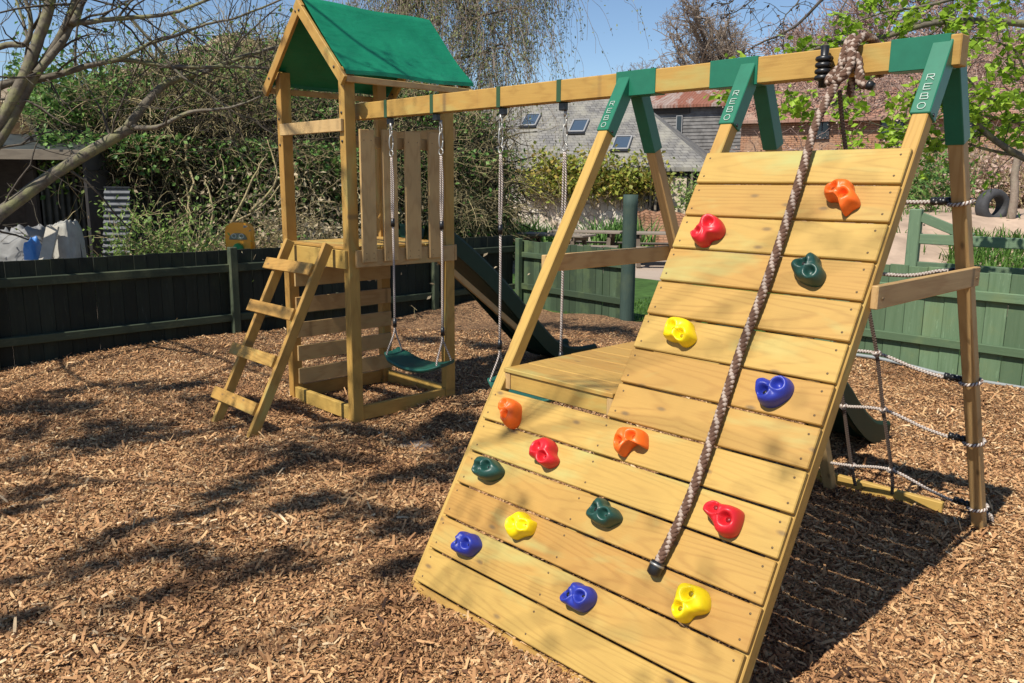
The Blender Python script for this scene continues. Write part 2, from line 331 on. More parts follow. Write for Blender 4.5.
for cname,ox,oy,sz,pts,holes,lab in HO:
    H=.060;q=lambda p,off=.034:on_wall(ox+p[0]*sz/683,oy+p[1]*sz/683,off)
    O=spline([q(p) for p in pts],5,True);hs=[q(p) for p in holes];c=O.mean(0)
    prof=[(1.04,0),(1.05,.22),(1.03,.45),(.985,.66),(.92,.83),(.83,.94),(.72,1.0),(.6,1.02),(.48,1.02),(.36,1.0),(.25,.99),(.14,.98),(.05,.98)]
    mb=MB();n=len(O);rows=[]
    R0=np.linalg.norm(O-c,axis=1).mean()
    for s_,h_ in prof:
        row=[]
        for k in range(n):
            p=c+(O[k]-c)*s_;h=h_*H*(1+.10*math.sin(3*k/n*6.283+ox)*(1 if s_<.95 else 0)*s_)
            for hh in hs:
                d=np.linalg.norm(p-hh)/R0
                h-=h_*H*.42*math.exp(-(d/.30)**4)-h_*H*.10*math.exp(-((d-.46)/.13)**2)
            row.append(W(p[0],p[1],h+.0005))
        row.append(row[0]);rows.append(row)
    mb.grid(rows,0,0,True,flip=True)
    cc=W(c[0],c[1],H*.97);base=np.array(rows[-1][:-1])
    mb.add(np.vstack([base,cc]),np.array([[k,(k+1)%n,n] for k in range(n)]),0,None,0,True)
    for hh in hs: mb.cyl(W(hh[0],hh[1],H*.2),W(hh[0],hh[1],H*.62),R0*.17,sides=14,mat=1)
    mb.build('climbing_hold',[HOLDS[cname],BLACKP if cname in('green','blue') else plast('dark_'+cname+'_bolt_recess',tuple(x*.35 for x in {'orange':(.8,.13,.01),'red':(.5,.014,.02),'yellow':(.7,.5,.01)}[cname]))],WALL,lab)
# --- A-frame legs with green brackets
LW=.057
def letters(mb,xc,v0):
    G={'R':[[(0,0),(0,1),(.9,1),(.9,.5),(0,.5)],[(.4,.5),(1,0)]],'E':[[(1,1),(0,1),(0,0),(1,0)],[(0,.5),(.8,.5)]],'B':[[(0,0),(0,1),(.85,1),(.85,.5),(0,.5)],[(.85,.5),(1,.4),(1,0),(0,0)]],'O':[[(.25,0),(.75,0),(1,.3),(1,.7),(.75,1),(.25,1),(0,.7),(0,.3),(.25,0)]]}
    w,h=.026,.024
    for ch,vv in zip('REBO',(v0,v0+.040,v0+.080,v0+.120)):
        for st in G[ch]:
            for (a,b),(c,d) in zip(st,st[1:]):
                p=W(xc-w/2+a*w,vv-b*h,-.0135);r=W(xc-w/2+c*w,vv-d*h,-.0135)
                mb.beam(p,r,.0027,.003,WN,.0005,1)
for xr,lab in((-1.458,'left A frame'),(-.782,'middle A frame'),(.002,'right A frame')):
    xc=xr-LW/2
    a=W(xc,-.47,-.022-LW/2);b=W(xc,2.24,-.022-LW/2)
    mb=MB();mb.beam(a,b,LW,LW,WN,.004)
    leg=part(mb,'frame_leg',PINE)
    mb=MB();mb.beam(W(xc,-.482,-.022-LW/2),W(xc,-.150,-.022-LW/2),LW+.014,LW+.012,WN,.003);letters(mb,xc,-.285)
    for vv in(-.45,-.17):
        p=W(xr+.007,vv+.01,-.022-LW/2);mb.cyl(p-WU*.002,p+WU*.004,.007,sides=8,mat=2)
    part(mb,'bracket',[BRACKET,LETTER,BLACKP],leg)
    p=np.array([xc,.355,2.175]);r=np.array([xc,1.43,-.06]);rd=nz(r-p);up=nz(np.cross(rd,WU))
    mb=MB();mb.beam(p,r,LW,LW,up,.004);leg=part(mb,'frame_leg',PINE_TAN)
    mb=MB();mb.beam(p-rd*.03,p+rd*.345,LW+.013,LW+.013,up,.003);part(mb,'bracket',BRACKET,leg)
def rear(z): return .355+(2.175-z)/2.235*1.075
# --- beam with sleeves and swing straps
mb=MB();mb.wbox(-3.868,.036,.248,.324,2.119,2.228,.004);BEAM=part(mb,'swing_beam',PINE)
for x0,x1 in((-1.535,-1.297),(-1.0,-.764),(-.212,-.001)):
    mb=MB();mb.wbox(x0,x1,.2435,.3285,2.1145,2.2325,.002)
    for xx in(x0+.05,x1-.05): mb.cyl((xx,.286,2.231),(xx,.286,2.243),.008,sides=8,mat=1)
    part(mb,'beam_sleeve',[BRACKET,BLACKP],BEAM)
STRAP=plain('green_strap',(.03,.075,.035),.7,.3)
for xx in(-3.49,-3.0,-2.39,-1.922):
    mb=MB();mb.wbox(xx-.016,xx+.016,.2455,.3265,2.1165,2.2305,.001)
    mb.wbox(xx-.022,xx+.022,.27,.302,2.075,2.116,.004,1);part(mb,'beam_strap',[STRAP,BLACKP],BEAM)
# --- crossbars
for x0,x1,z0,z1 in((.0025,.0275,1.283,1.363),(-1.545,-1.517,1.283,1.363)):
    mb=MB();mb.wbox(x0,x1,-.255,.775,z0,z1,.003)
    for yy in(-.215,.735): mb.cyl((x1-.001,yy,z0+.035),(x1+.004,yy,z0+.035),.006,sides=8,mat=1)
    part(mb,'crossbar',[PINE_TAN,SCREW])
mb=MB();mb.wbox(-.95,-.22,1.44,1.475,-.03,.055,.004);part(mb,'ground_rail',PINE)
# --- corner platform
PX0,PX1,PF,PB,PZ=-1.468,-.838,-.562,.93,.881
mb=MB();y=PF-.006;n=10;w=(PB-PF)/n
for i in range(n): mb.wbox(PX0,PX1,y+i*w,y+(i+1)*w-.004,PZ-.02,PZ+random.uniform(-.001,.001),.003)
PLAT=part(mb,'platform',PINE,label='corner platform of pine boards half way up')
mb=MB();mb.wbox(PX0+.036,PX1-.036,PF+.004,PF+.026,.784,PZ-.0215,.003);part(mb,'fascia_board',PINE,PLAT)
for x0 in(PX0+.001,PX1-.036):
    mb=MB();mb.wbox(x0,x0+.034,PF,PB-.01,.783,PZ-.022,.003);part(mb,'joist',PINE_TAN,PLAT)
# --- slides
def slide(path,xc,hw,label,th=.15):
    P=spline(path,5);T=np.gradient(P,axis=0);T/=np.linalg.norm(T,axis=1)[:,None]
    S=[(-hw,-th),(-hw,-.02),(-hw+.012,0),(-hw+.034,0),(-hw+.046,-.02),(-hw+.06,-.10),(-hw+.10,-.118),(0,-.122),(hw-.10,-.118),(hw-.06,-.10),(hw-.046,-.02),(hw-.034,0),(hw-.012,0),(hw,-.02),(hw,-th),(hw-.012,-th),(hw-.014,-.05),(hw-.07,-.13),(0,-.135),(-hw+.07,-.13),(-hw+.014,-.05),(-hw+.012,-th)]
    rows=[]
    for p,t in zip(P,T):
        nn=np.array([-t[1],t[0]]);
        if nn[1]<0:nn=-nn
        row=[(xc+a,p[0]+nn[0]*h,p[1]+nn[1]*h) for a,h in S];rows.append(row+[row[0]])
    mb=MB();mb.grid(rows,0,0,False)
    return part(mb,'slide',SLIDE,label=label)
slide([(1.06,1.36),(1.25,1.335),(1.46,1.215),(1.86,.904),(2.37,.43),(2.62,.22),(2.88,.125),(3.18,.115)],-4.3,.215,'dark green slide running down from the roofed tower')
slide([(.93,1.03),(1.15,.985),(1.45,.79),(1.88,.50),(2.12,.31),(2.36,.165),(2.60,.11)],-1.16,.21,'dark green slide behind the climbing wall')
mb=MB();mb.beam((-4.13,1.14,1.12),(-4.13,2.15,.36),.03,.05,(0,0,1));part(mb,'slide_support',PINE_TAN)
# --- tower
TX0,TX1,TY0,TY1=-4.70,-3.83,.17,1.045;pw,pd=.07,.088
for x in(TX0,TX1):
    for y in(TY0,TY1):
        mb=MB();mb.wbox(x-pw/2,x+pw/2,y-pd/2,y+pd/2,-.05,2.46 if x==TX1 else 2.5,.004)
        if y==TY0:
            for zz in(2.16,1.97,1.13): mb.cyl((x,y-pd/2+.002,zz),(x,y-pd/2-.006,zz),.009,sides=10,mat=1)
            mb.cyl((x+pw/2-.002,y+.02,1.16),(x+pw/2+.005,y+.02,1.16),.008,sides=10,mat=1)
        part(mb,'tower_post',[PINE,BLACKP])
mb=MB();n=7;w=(TY1-TY0+.07)/n
for i in range(n):
    mb.wbox(TX0-.03,TX1+.03,TY0-.035+i*w,TY0-.035+(i+1)*w-.005,1.222,1.243,.003)
DECK=part(mb,'tower_deck',PINE)
x0,x1,y0,y1=TX0-pw/2,TX1+pw/2,TY0-pd/2,TY1+pd/2
mb=MB();mb.wbox(x0+.01,x1-.012,y0-.026,y0-.002,1.092,1.222,.003,grain=0);part(mb,'fascia_board',PINE,DECK)
mb=MB();mb.wbox(x1+.001,x1+.025,y0+.05,y1-.02,1.100,1.222,.003);part(mb,'fascia_board',PINE_TAN,DECK)
mb=MB();mb.wbox(x0-.025,x0-.001,y0,y1,1.100,1.222,.003);part(mb,'fascia_board',PINE_TAN,DECK)
mb=MB();mb.wbox(x0+.01,x1,y1+.001,y1+.025,1.100,1.222,.003);part(mb,'fascia_board',PINE_TAN,DECK)
# front and rear top rails, right railing, left ladder-board panel, ground frame
for yy,z in((y0-.026,2.035),(y1+.002,2.02)):
    mb=MB();mb.wbox(x0+.08,x1-.01,yy,yy+.024,z,z+.085,.003);part(mb,'top_rail',PINE_TAN)
mb=MB()
for a,b in((.215,.335),(.40,.525),(.595,.735),(.81,.94)):
    mb.wbox(x1+.026,x1+.046,a,b,1.135,2.055+random.uniform(-.006,.006),.003)
    for zz in(1.16,1.20,1.98):
        for yy in(a+.03,b-.03): mb.cyl((x1+.045,yy,zz),(x1+.0465,yy,zz),.004,sides=8,mat=1)
mb.wbox(x1-.03,x1-.005,y0+pd+.005,y1-pd-.005,1.93,2.01,.003)
part(mb,'railing',[PINE_TAN,SCREW],label='railing of upright boards above the tower deck')
mb=MB()
for a,b in((.10,.225),(.285,.41),(.475,.60),(.675,.80),(.885,1.02)):
    mb.wbox(x0+pw+.002,x0+pw+.022,y0+.045,y1-.01,a,b,.003)
part(mb,'side_panel',PINE_TAN,label='level boards closing the left side under the deck')
mb=MB();mb.wbox(x0+pw,x1-pw,y0+.012,y0+.05,-.03,.078,.004)
mb.wbox(x0+pw,x1-pw,y1-.05,y1-.012,-.03,.078,.004)
for xx in(x0+.01,x1-.045): mb.wbox(xx,xx+.035,y0+pd+.001,y1-pd-.001,-.03,.078,.004)
part(mb,'ground_rail',PINE)
# roof
RX,EZ,RZ,HWID=-4.265,2.425,2.95,.53
ROOF_Y0,ROOF_Y1=.105,1.235
def roofline(s):   # s -1..1 across the roof
    k=abs(s);return RX+s*HWID,RZ+.012-(RZ-EZ)*k-.018*math.sin(PI*k)
rows=[]
SS=list(np.linspace(-1,1,33))
for yy in np.linspace(ROOF_Y0,ROOF_Y1,26):
    row=[]
    for s in SS:
        x,z=roofline(s);w=(yy-ROOF_Y0)/(ROOF_Y1-ROOF_Y0)
        z+=-.012*math.sin(PI*w)*math.sin(PI*abs(s))+.006*math.sin(w*9+s*5);row.append((x,yy+.01*math.sin(s*6)*(w>.9),z))
    rows.append(row)
rows=np.array(rows);mb=MB();mb.grid(rows,0,0,True,flip=True)
lo=rows.copy();lo[...,2]-=.004;mb.grid(lo,0,0,True)
for k in(0,-1):                                         # hem turned down along the eaves
    e=rows[:,k];h=e+np.array([.004*(1 if k else -1),0,-.028]);mb.grid(np.stack([e,h],1),0,0,False);mb.grid(np.stack([h,e-np.array([.003 if k else -.003,0,0])],1),0,0,False)
for k in(0,-1): mb.grid(np.stack([rows[k],lo[k]],1),0,0,False)
ROOF=part(mb,'tower_roof',TARP,label='green fabric roof with leaf shade on it')
for yy in(ROOF_Y0-.024,ROOF_Y1-.034):
    for s in(-1,1):
        a=np.array([RX-s*.02,yy,RZ-.012]);b=np.array([RX+s*(HWID+.035),yy,EZ-.058])
        mb=MB();d=nz(b-a);up=nz(np.array([-d[2]*0,0,1.])-d*d[2]);off=-up*.018
        sh=np.array([0,-.0025 if s>0 else 0,-.03 if yy>.5 else 0]);a=a+sh;b=b+sh
        mb.beam(a+off,b+off,.026,.074,up,.003)
        for f in(.1,.83):
            p=a+(b-a)*f+off;mb.cyl(p+np.array([0,-.012,0]),p+np.array([0,-.0175,0]),.009,sides=10,mat=1)
        part(mb,'rafter',[PINE,BLACKP],ROOF)
for s in(-1,1):
    xx=RX+s*(HWID-.005);mb=MB();mb.wbox(xx-.012,xx+.012,ROOF_Y0+.003,ROOF_Y1-.006,EZ-.072,EZ-.03,.003);part(mb,'eaves_rail',PINE_TAN,ROOF)
# ladder
LAD=bpy.data.objects.new('ladder',None);col.objects.link(LAD);LAD.parent=FR;LAD.empty_display_size=.1;tag(LAD,'short ladder of four rungs leaning on the tower deck')
def lp(t): return np.array([0,.055-t*.655,1.262-t*1.30])
ld=nz(lp(1)-lp(0));ln=nz(np.cross(WU,ld)); ln=ln if ln[1]<0 else -ln
for i,xc in enumerate((-4.49,-3.945)):
    mb=MB();a,b=lp(0),lp(1);a[0]=b[0]=xc;mb.beam(a,b,.036,.072,ln,.004)
    part(mb,'stile',PINE,LAD)
for z in(1.07,.765,.455,.145):
    p=lp((1.262-z)/1.30)+ln*.0475;mb=MB();mb.box((-4.285,p[1],p[2]),[WU,ld,ln],(.66+random.uniform(-.01,.01),.088,.022),.003);part(mb,'rung',PINE,LAD)
# ------------------------------------------------------------------ swings
def make_swing():
    t=thing('swing','green plastic swing seat hanging beside the roofed tower','swing',(0,0,0),'swings under the long beam')
    L=.235
    P=[]
    for a in np.linspace(-1,1,25):
        x=a*.285;z=.525-.06*math.cos(a*1.45)+.012*abs(a)**6;row=[]
        prof=[(-.10,-.006),(-.095,.004),(-.06,.002),(0,.004),(.06,.014),(.095,.024),(.10,.014),(.095,-.002),(.0,-.016),(-.095,-.022),(-.10,-.006)]
        wf=1-.35*max(0,abs(a)-.75)/.25
        for y,h in prof: row.append((x,y*wf,z+h))
        P.append(row)
    mb=MB();mb.grid(P,0,0,True,flip=True)
    for k in(0,-1): mb.add(np.array(P[k][:-1]),np.arange(10)[None,::(1 if k==0 else -1)],0)
    mb.build('seat',SEAT,t,local=True)
    for s in(-1,1):
        x=s*.243;mb=MB()
        for yy in(-.07,.07):
            mb.tube(spline([(x*1.06,yy,.51),(x*1.03,yy*.8,.56),(x,yy*.15,.66),(x,.0,.72)],4),.006,8)
        mb.tube([(x,0,.70),(x,0,.9),(x+.003,0,1.2),(x,0,1.45)],.0072,8)
        for dx in(-.008,.008): mb.tube(spline([(x,0,1.42),(x+dx,0,1.5),(x+dx*1.3,.004,1.7),(x+dx*.5,0,1.86)],4),.0058,8)
        r=mb.build('rope',ROPE,t,local=True)
        for z0,z1 in((.71,.765),(1.40,1.455)):
            mb=MB();mb.cyl((x,0,z0),(x,0,z1),.015,.013,12);mb.build('ferrule',BLACKP,r,local=True)
        mb=MB();an=np.linspace(0,2*PI,21)
        mb.tube(np.stack([x+.018*np.cos(an),0*an,1.885+.020*np.sin(an)],-1),.0042,8)
        mb.tube(np.stack([x+.002*np.cos(an),.014*np.cos(an),1.955+.05*np.sin(an)],-1),.0045,8)
        mb.tube(np.stack([x+.010*np.cos(an),0*an,2.03+.035*np.sin(an)],-1),.0045,8)
        mb.cyl((x,0,2.045),(x,0,2.08),.009,.009,10);mb.build('hanger',STEEL,t,local=True)
    return t
sw=make_swing();sw.location=(-3.22,.286,0);sw.rotation_euler=(0,0,math.radians(4))
s2=dup(sw,(-2.157,.286,0),math.radians(2),'swing hung between tower and first A frame, its seat behind the leg')
# ------------------------------------------------------------------ climbing rope
def braid(mb,P,r=.0158,n=4,pitch=.084,mat=0):
    P=spline(P,10);l=np.concatenate([[0],np.cumsum(np.linalg.norm(np.diff(P,axis=0),axis=1))]);m=int(l[-1]/.006)
    q=np.linspace(0,l[-1],m);Q=np.stack([np.interp(q,l,P[:,i]) for i in range(3)],-1)
    T=np.gradient(Q,axis=0);T/=np.linalg.norm(T,axis=1)[:,None];u=nz(np.cross(T[0],(.3,1,.2)));U=[]
    for t in T:
        u=u-t*np.dot(u,t);u=u/np.linalg.norm(u);U.append(u)
    U=np.array(U);B=np.cross(T,U)
    for k in range(n):
        a=q/pitch*2*PI+k*2*PI/n;C=Q+(np.cos(a)[:,None]*U+np.sin(a)[:,None]*B)*r*.52
        mb.tube(C,r*.56,8,mat,k*.5)
RP=thing('climbing_rope','thick brown and white plaited rope knotted on the beam and lying down the climbing wall','rope',(-.36,.2,2.1))
pth=[(-.40,.345,2.05),(-.40,.365,2.16),(-.39,.30,2.262),(-.375,.215,2.20),(-.372,.165,2.09)]
pth+=[W(u,v,o) for u,v,o in((-.370,-.10,.035),(-.362,.10,.03),(-.353,.342,.027),(-.348,.608,.027),(-.354,.827,.027),(-.348,1.058,.027),(-.345,1.245,.027),(-.349,1.411,.027),(-.362,1.541,.027),(-.378,1.645,.028))]
mb=MB();braid(mb,pth);mb.build('rope_length',ROPE_THICK,RP)
mb=MB();braid(mb,[(-.30,.38,2.12),(-.31,.375,2.22),(-.325,.30,2.262),(-.335,.22,2.235),(-.345,.19,2.17),(-.40,.195,2.125),(-.40,.155,2.09),(-.345,.145,2.10),(-.325,.17,2.15),(-.345,.205,2.215),(-.365,.25,2.262)],.0168)
braid(mb,[(-.35,.19,2.20),(-.315,.20,2.17),(-.30,.19,2.12),(-.285,.185,2.075),(-.262,.19,2.07)],.0168)
mb.build('knot',ROPE_THICK,RP)
mb=MB()
for k in range(4):
    an=np.linspace(0,2*PI,17);mb.tube(np.stack([-.455+.024*np.cos(an),.215+.024*np.sin(an),2.185-k*.024+0*an],-1),.011,8)
mb.tube([(-.455,.215,2.235),(-.455,.215,2.075)],.016,10);mb.build('coil_binding',BLACKP,RP)
e=W(-.378,1.645,.028);d=nz(W(-.384,1.70,.026)-e)
mb=MB();mb.tube([e-d*.004,e+d*.012,e+d*.04,e+d*.048],[.024,.025,.024,.012],14);mb.tube([e+d*.004,e+d*.012],[.0262,.0262],14,1);mb.build('end_cap',[BLACKP,STEEL],RP)
e=np.array([-.262,.19,2.07]);mb=MB();mb.tube([e,e+(.010,.0,-.004),e+(.022,.001,-.010)],[.0185,.019,.014],12);mb.build('end_cap',BLACKP,RP)
# ------------------------------------------------------------------ rope net behind the wall
NET=thing('rope_net','scramble net of pale ropes on the back legs behind the climbing wall','net',(-.4,1.0,0))
def rp(x,z): return np.array([x,rear(z)-.002,z])
vert=[rp(-.469,2.08),rp(-.474,1.86),rp(-.455,1.36),rp(-.456,1.10),rp(-.445,.892),rp(-.446,.577),rp(-.44,.215),rp(-.452,.06)]
mb=MB();mb.tube(spline(vert,6),.0095,8);mb.build('upright_rope',ROPE_SHADED,NET)
vert=[rp(-.66,1.66),rp(-.655,1.35),rp(-.65,.90),rp(-.655,.56),rp(-.66,.2),rp(-.655,.05)]
mb=MB();mb.tube(spline(vert,6),.0095,8);mb.build('upright_rope',ROPE_SHADED,NET)
for zl,zk,za in((1.63,1.655,1.68),(1.335,1.30,1.34),(.82,.892,.88),(.50,.577,.545),(.12,.215,.16)):
    c=rp(-.027,zl);A=rp(-.78,za)
    mb=MB();start=c+np.array([-.034,-.01,.004]);k=rp(-.445,zk)
    mid=(start+k)/2+np.array([0,0,-.016])
    mb.tube(spline([A,rp(-.655,(zk+za)/2-.01),k,mid,start+np.array([-.06,-.004,-.004]),start],6),.0085,8)
    an=np.linspace(-PI*.95,PI*.95,26);tl=.35
    mb.tube(np.stack([c[0]-.043*np.cos(an),c[1]+.043*np.sin(an),c[2]+.012*np.sin(an*1.0+.6)-.012*np.cos(an)],-1),.0085,8)
    for kx in(k,rp(-.655,(zk+za)/2-.01)): 
        an=np.linspace(0,2*PI,15)
        mb.tube(np.stack([kx[0]+.013*np.cos(an),kx[1]+.013*np.sin(an),kx[2]+.006*np.cos(an)],-1),.0085,8)
        mb.tube(np.stack([kx[0]+.006*np.sin(an),kx[1]+.013*np.sin(an),kx[2]+.013*np.cos(an)],-1),.0075,8)
    r=mb.build('cross_rope',ROPE,NET)
    mb=MB();d=nz(start-mid);q=start-d*.075
    for i in range(3): mb.cyl(q+d*(.0+i*.027),q+d*(.019+i*.027),.0165,.0165,12)
    mb.cyl(q,q+d*.075,.012,.012,10);mb.build('coupler',BLACKP,r)
mb=MB()
for xx,yy in((-.02,1.475),(-.005,1.465),(.008,1.455)): mb.tube([(xx,yy-.01,.06),(xx+.006,yy+.01,.03),(xx+.01,yy+.02,-.01)],.0075,6)
mb.build('rope_tail',ROPE,NET)
# ------------------------------------------------------------------ ground
def gz(x,y):
    z=.024*fbm(x,y,1.1)+.012*fbm(x+9,y-4,3.1)
    z=z+.09*np.exp(-((x+7.25)/.45)**2)*(.5+.5*np.sin(y*1.7+.6))+.05*np.exp(-((y-4.9)/.35)**2)*(.5+.5*np.sin(x*2.1))
    for sx_,sy_,d_ in((-3.22,.3,.07),(-2.16,.3,.06),(-4.2,-.75,.04),(-.6,2.6,.04)): z=z-d_*np.exp(-(((x-sx_)/.42)**2+((y-sy_)/.36)**2))
    return z-.012
def sheet(name,x0,x1,y0,y1,z,m,n=2,kind='structure',fz=None):
    X,Y=np.meshgrid(np.linspace(x0,x1,n),np.linspace(y0,y1,n),indexing='ij')
    Z=np.full_like(X,z) if fz is None else fz(X,Y)
    mb=MB();mb.grid(np.stack([X,Y,Z],-1),0,0,True);return mb.build(name,m,kind=kind)
def groundmat():
    t=NT('gravel_ground');p=t.pos();a=t.noise(p,.35,5.,.6);b=t.noise(p,9.,5.,.7)
    c=t.ramp(a,[(.3,(.35,.275,.215)),(.6,(.45,.365,.295)),(.75,(.33,.285,.245))]);c=t.mix(t.math('MULTIPLY',b,.5),c,(.25,.2,.16));t.bump(b,.4,.03);return t.fin(c,.9,.2)
sheet('ground',-600,600,-600,600,-.09,groundmat())
def chipmat():
    t=NT('wood_chip_bed');p=t.pos()
    v=t('ShaderNodeTexVoronoi',{'Vector':t('ShaderNodeVectorMath',{0:p,1:t('ShaderNodeVectorMath',{0:t.noise(p,18.,2.,.5,col=True),1:(.05,.05,.0)},operation='MULTIPLY').outputs[0]},operation='ADD').outputs[0],'Scale':62.},feature='F1')
    hs=t('ShaderNodeSeparateColor',{'Color':v.outputs['Color']}).outputs
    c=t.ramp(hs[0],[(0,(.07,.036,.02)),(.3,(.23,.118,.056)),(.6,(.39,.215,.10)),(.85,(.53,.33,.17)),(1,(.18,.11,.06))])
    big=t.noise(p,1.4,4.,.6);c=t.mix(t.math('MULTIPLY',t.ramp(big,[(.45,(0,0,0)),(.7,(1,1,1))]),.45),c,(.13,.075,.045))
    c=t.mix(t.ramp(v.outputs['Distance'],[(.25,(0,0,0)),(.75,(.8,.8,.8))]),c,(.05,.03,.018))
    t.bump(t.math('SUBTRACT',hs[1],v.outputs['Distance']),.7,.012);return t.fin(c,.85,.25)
X=np.linspace(-7.5,6,240)
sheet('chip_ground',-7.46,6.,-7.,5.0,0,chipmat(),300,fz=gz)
def leafstops(*c): return [(i/(len(c)-1),k) for i,k in enumerate(c)]
CHIP=leafmat('wood_chip',[(0,(.03,.015,.009)),(.16,(.13,.062,.03)),(.40,(.30,.15,.066)),(.65,(.46,.25,.112)),(.89,(.59,.385,.19)),(.97,(.69,.52,.32)),(1,(.2,.11,.06))],.05,.8)
# loose chips: bent slivers, denser near the camera
def chips(n,out):
    # sample in view: depth and column
    D=1.75*(9.5/1.75)**(RNG.uniform(0,1,n)**1.0);sx=RNG.uniform(-60,1084,n) if not out else np.where(RNG.random(n)<.5,RNG.uniform(-620,-55,n),RNG.uniform(1080,1560,n))
    P=CAM[:2]+D[:,None]*( ((sx-512)/CF)[:,None]*RT[:2]+FW[:2]/np.linalg.norm(FW[:2]))
    keep=(P[:,0]>-7.4)&(P[:,0]<5.5)&(P[:,1]<4.95)&(RNG.uniform(0,1,n)<np.clip(.20+.10*D,0,.62))
    P=P[keep];D=D[keep];n=len(P)
    dens=fbm(P[:,0],P[:,1],1.9)+.6*fbm(P[:,0]+5,P[:,1],5.);z=gz(P[:,0],P[:,1])+RNG.uniform(.001,.015,n)
    L=np.where(RNG.random(n)<.016,RNG.uniform(.035,.075,n),np.exp(RNG.normal(math.log(.0098),.52,n))).clip(.005,.095)*np.where(D<3.5,1.,1.2)*(1.6 if out else 1.);w=(L*RNG.uniform(.14,.6,n)).clip(.0025,.012)
    a=RNG.uniform(0,2*PI,n);t=RNG.normal(0,.36,n);r=RNG.normal(0,.5,n)
    A=np.stack([np.cos(a)*np.cos(t),np.sin(a)*np.cos(t),np.sin(t)],-1)
    S=np.stack([-np.sin(a)*np.cos(r),np.cos(a)*np.cos(r),np.sin(r)],-1)
    N=np.cross(A,S);C=np.stack([P[:,0],P[:,1],z+np.abs(np.sin(t))*L*.3],-1)
    h=(L*.5)[:,None];k=(w*.5)[:,None];b=(w*RNG.uniform(.0,.35,n))[:,None]
    tp=RNG.uniform(.35,1,n)[:,None]
    V=np.stack([C-A*h-S*k*tp,C-A*h+S*k,C+N*b-S*k,C+N*b+S*k,C+A*h-S*k,C+A*h+S*k*tp],1)
    i=np.arange(n)[:,None]*6
    F=np.concatenate([i+np.array([[0,2,3,1]]),i+np.array([[2,4,5,3]])])
    rn=np.clip(RNG.beta(2.6,1.9,n)-.13*np.clip(dens-.15,-.3,1.2)+0*D,0,1)
    CH.add(V.reshape(-1,3),F,0,None,np.repeat(rn,6))
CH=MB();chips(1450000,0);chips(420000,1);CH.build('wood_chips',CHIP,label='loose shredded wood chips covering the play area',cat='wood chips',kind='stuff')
# lawn beyond the gap in the fence
LAWNM=plain('lawn_green',(.045,.095,.02),.9,.2,0,.4,6,.4)
sheet('lawn',-10.5,-1.,5.06,9.5,-.05,LAWNM,40,fz=lambda X,Y:-.05+.01*fbm(X,Y,1.2))
GRASS=leafmat('grass_blade',leafstops((.05,.12,.02),(.09,.19,.03),(.14,.25,.05)),.35,.5)
def blades(mb,P,h,lean=.35,w=.006):
    P=np.asarray(P,float);n=len(P);H=h*RNG.uniform(.5,1.3,n);a=RNG.uniform(0,2*PI,n);d=np.stack([np.cos(a),np.sin(a),0*a],-1);s=np.stack([-np.sin(a),np.cos(a),0*a],-1)
    ln=(np.abs(RNG.normal(0,lean,n))*H)[:,None];up=np.zeros((n,3));up[:,2]=H
    V=np.stack([P-s*w,P+s*w,P+up*.6+d*ln*.4+s*w*.8,P+up*.6+d*ln*.4-s*w*.8,P+up*.9+d*ln],1)
    i=np.arange(n)[:,None]*5
    mb.add(V.reshape(-1,3),[i+np.array([[0,1,2,3]]),i+np.array([[3,2,4]])],0,None,np.repeat(RNG.uniform(0,1,n),5))
n=9000;mb=MB();P=np.stack([RNG.uniform(-6.4,-2.4,n),RNG.uniform(5.1,9.4,n),np.full(n,-.06)],-1);blades(mb,P,.07)
mb.build('grass',GRASS,label='short green grass beyond the gap in the fence',cat='grass',kind='stuff')
# ------------------------------------------------------------------ fences
def board_fence(name,p,q,z0,z1,label,posts,post_h,bw=.125,rm=None,hv=.012,gap=.009,rd=.045,capo=True,inward=1,rails=((.73,.815),(.19,.27)),m=None,postside=1):
    """boards from p to q (xy), rails and posts on the inward side"""
    m=m or FENCE;p=np.array([*p,0.]);q=np.array([*q,0.]);l=np.linalg.norm(q-p);d=(q-p)/l;nn=np.array([-d[1],d[0],0])*inward
    t=thing(name,label,'fence',tuple((p+q)/2));k=int(l/bw);bw=l/k;ax=[d,nn,np.array([0,0,1.])]
    mb=MB()
    for i in range(k):
        h=z1+random.uniform(-hv,hv);c=p+d*(i+.5)*bw;c=c+nn*random.uniform(-.004,.004)+np.array([0,0,(h+z0)/2])
        mb.box(c,ax,(bw-random.uniform(.001,gap),.018,h-z0),.003,0,2)
    mb.build('board_panel',m,t)
    for a,b in rails:
        mb=MB();mb.box((p+q)/2+nn*(.0125+rd/2)+np.array([0,0,(a+b)/2]),ax,(l-.01,rd,b-a),.006);mb.build('rail',rm or m,t)
    for s in posts:
        mb=MB();c=p+d*s+nn*.075*postside;mb.box(c+np.array([0,0,(post_h+z0)/2]),ax,(.085,.08 if postside>0 else .09,post_h-z0),.008);mb.build('post',rm or m,t)
    return t
board_fence('board_fence',(-7.42,-5.5),(-7.42,5.2),-.1,.965,'long dark green board fence behind the roofed tower',(1.9,4.1,6.42,9.2),1.0,inward=-1,m=FENCE_DARK,rm=FENCE_RAIL,hv=.003,gap=.003,rd=.06)
board_fence('board_fence',(-7.40,5.28),(-5.28,5.10),-.12,.90,'short mossy green board fence ending at the tall round post',(.12,),.93,inward=-1,rails=((.66,.735),(.20,.285)),m=FENCE_MOSSY)
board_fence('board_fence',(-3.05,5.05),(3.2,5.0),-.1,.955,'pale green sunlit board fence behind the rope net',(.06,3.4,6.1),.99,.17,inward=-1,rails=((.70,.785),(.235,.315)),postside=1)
mb=MB();zz=np.linspace(-.1,1.575,14);mb.tube(np.stack([-5.16+0*zz,5.02+0*zz,zz],-1),np.concatenate([np.full(13,.088),[.088]])+.002*np.sin(zz*5),20)
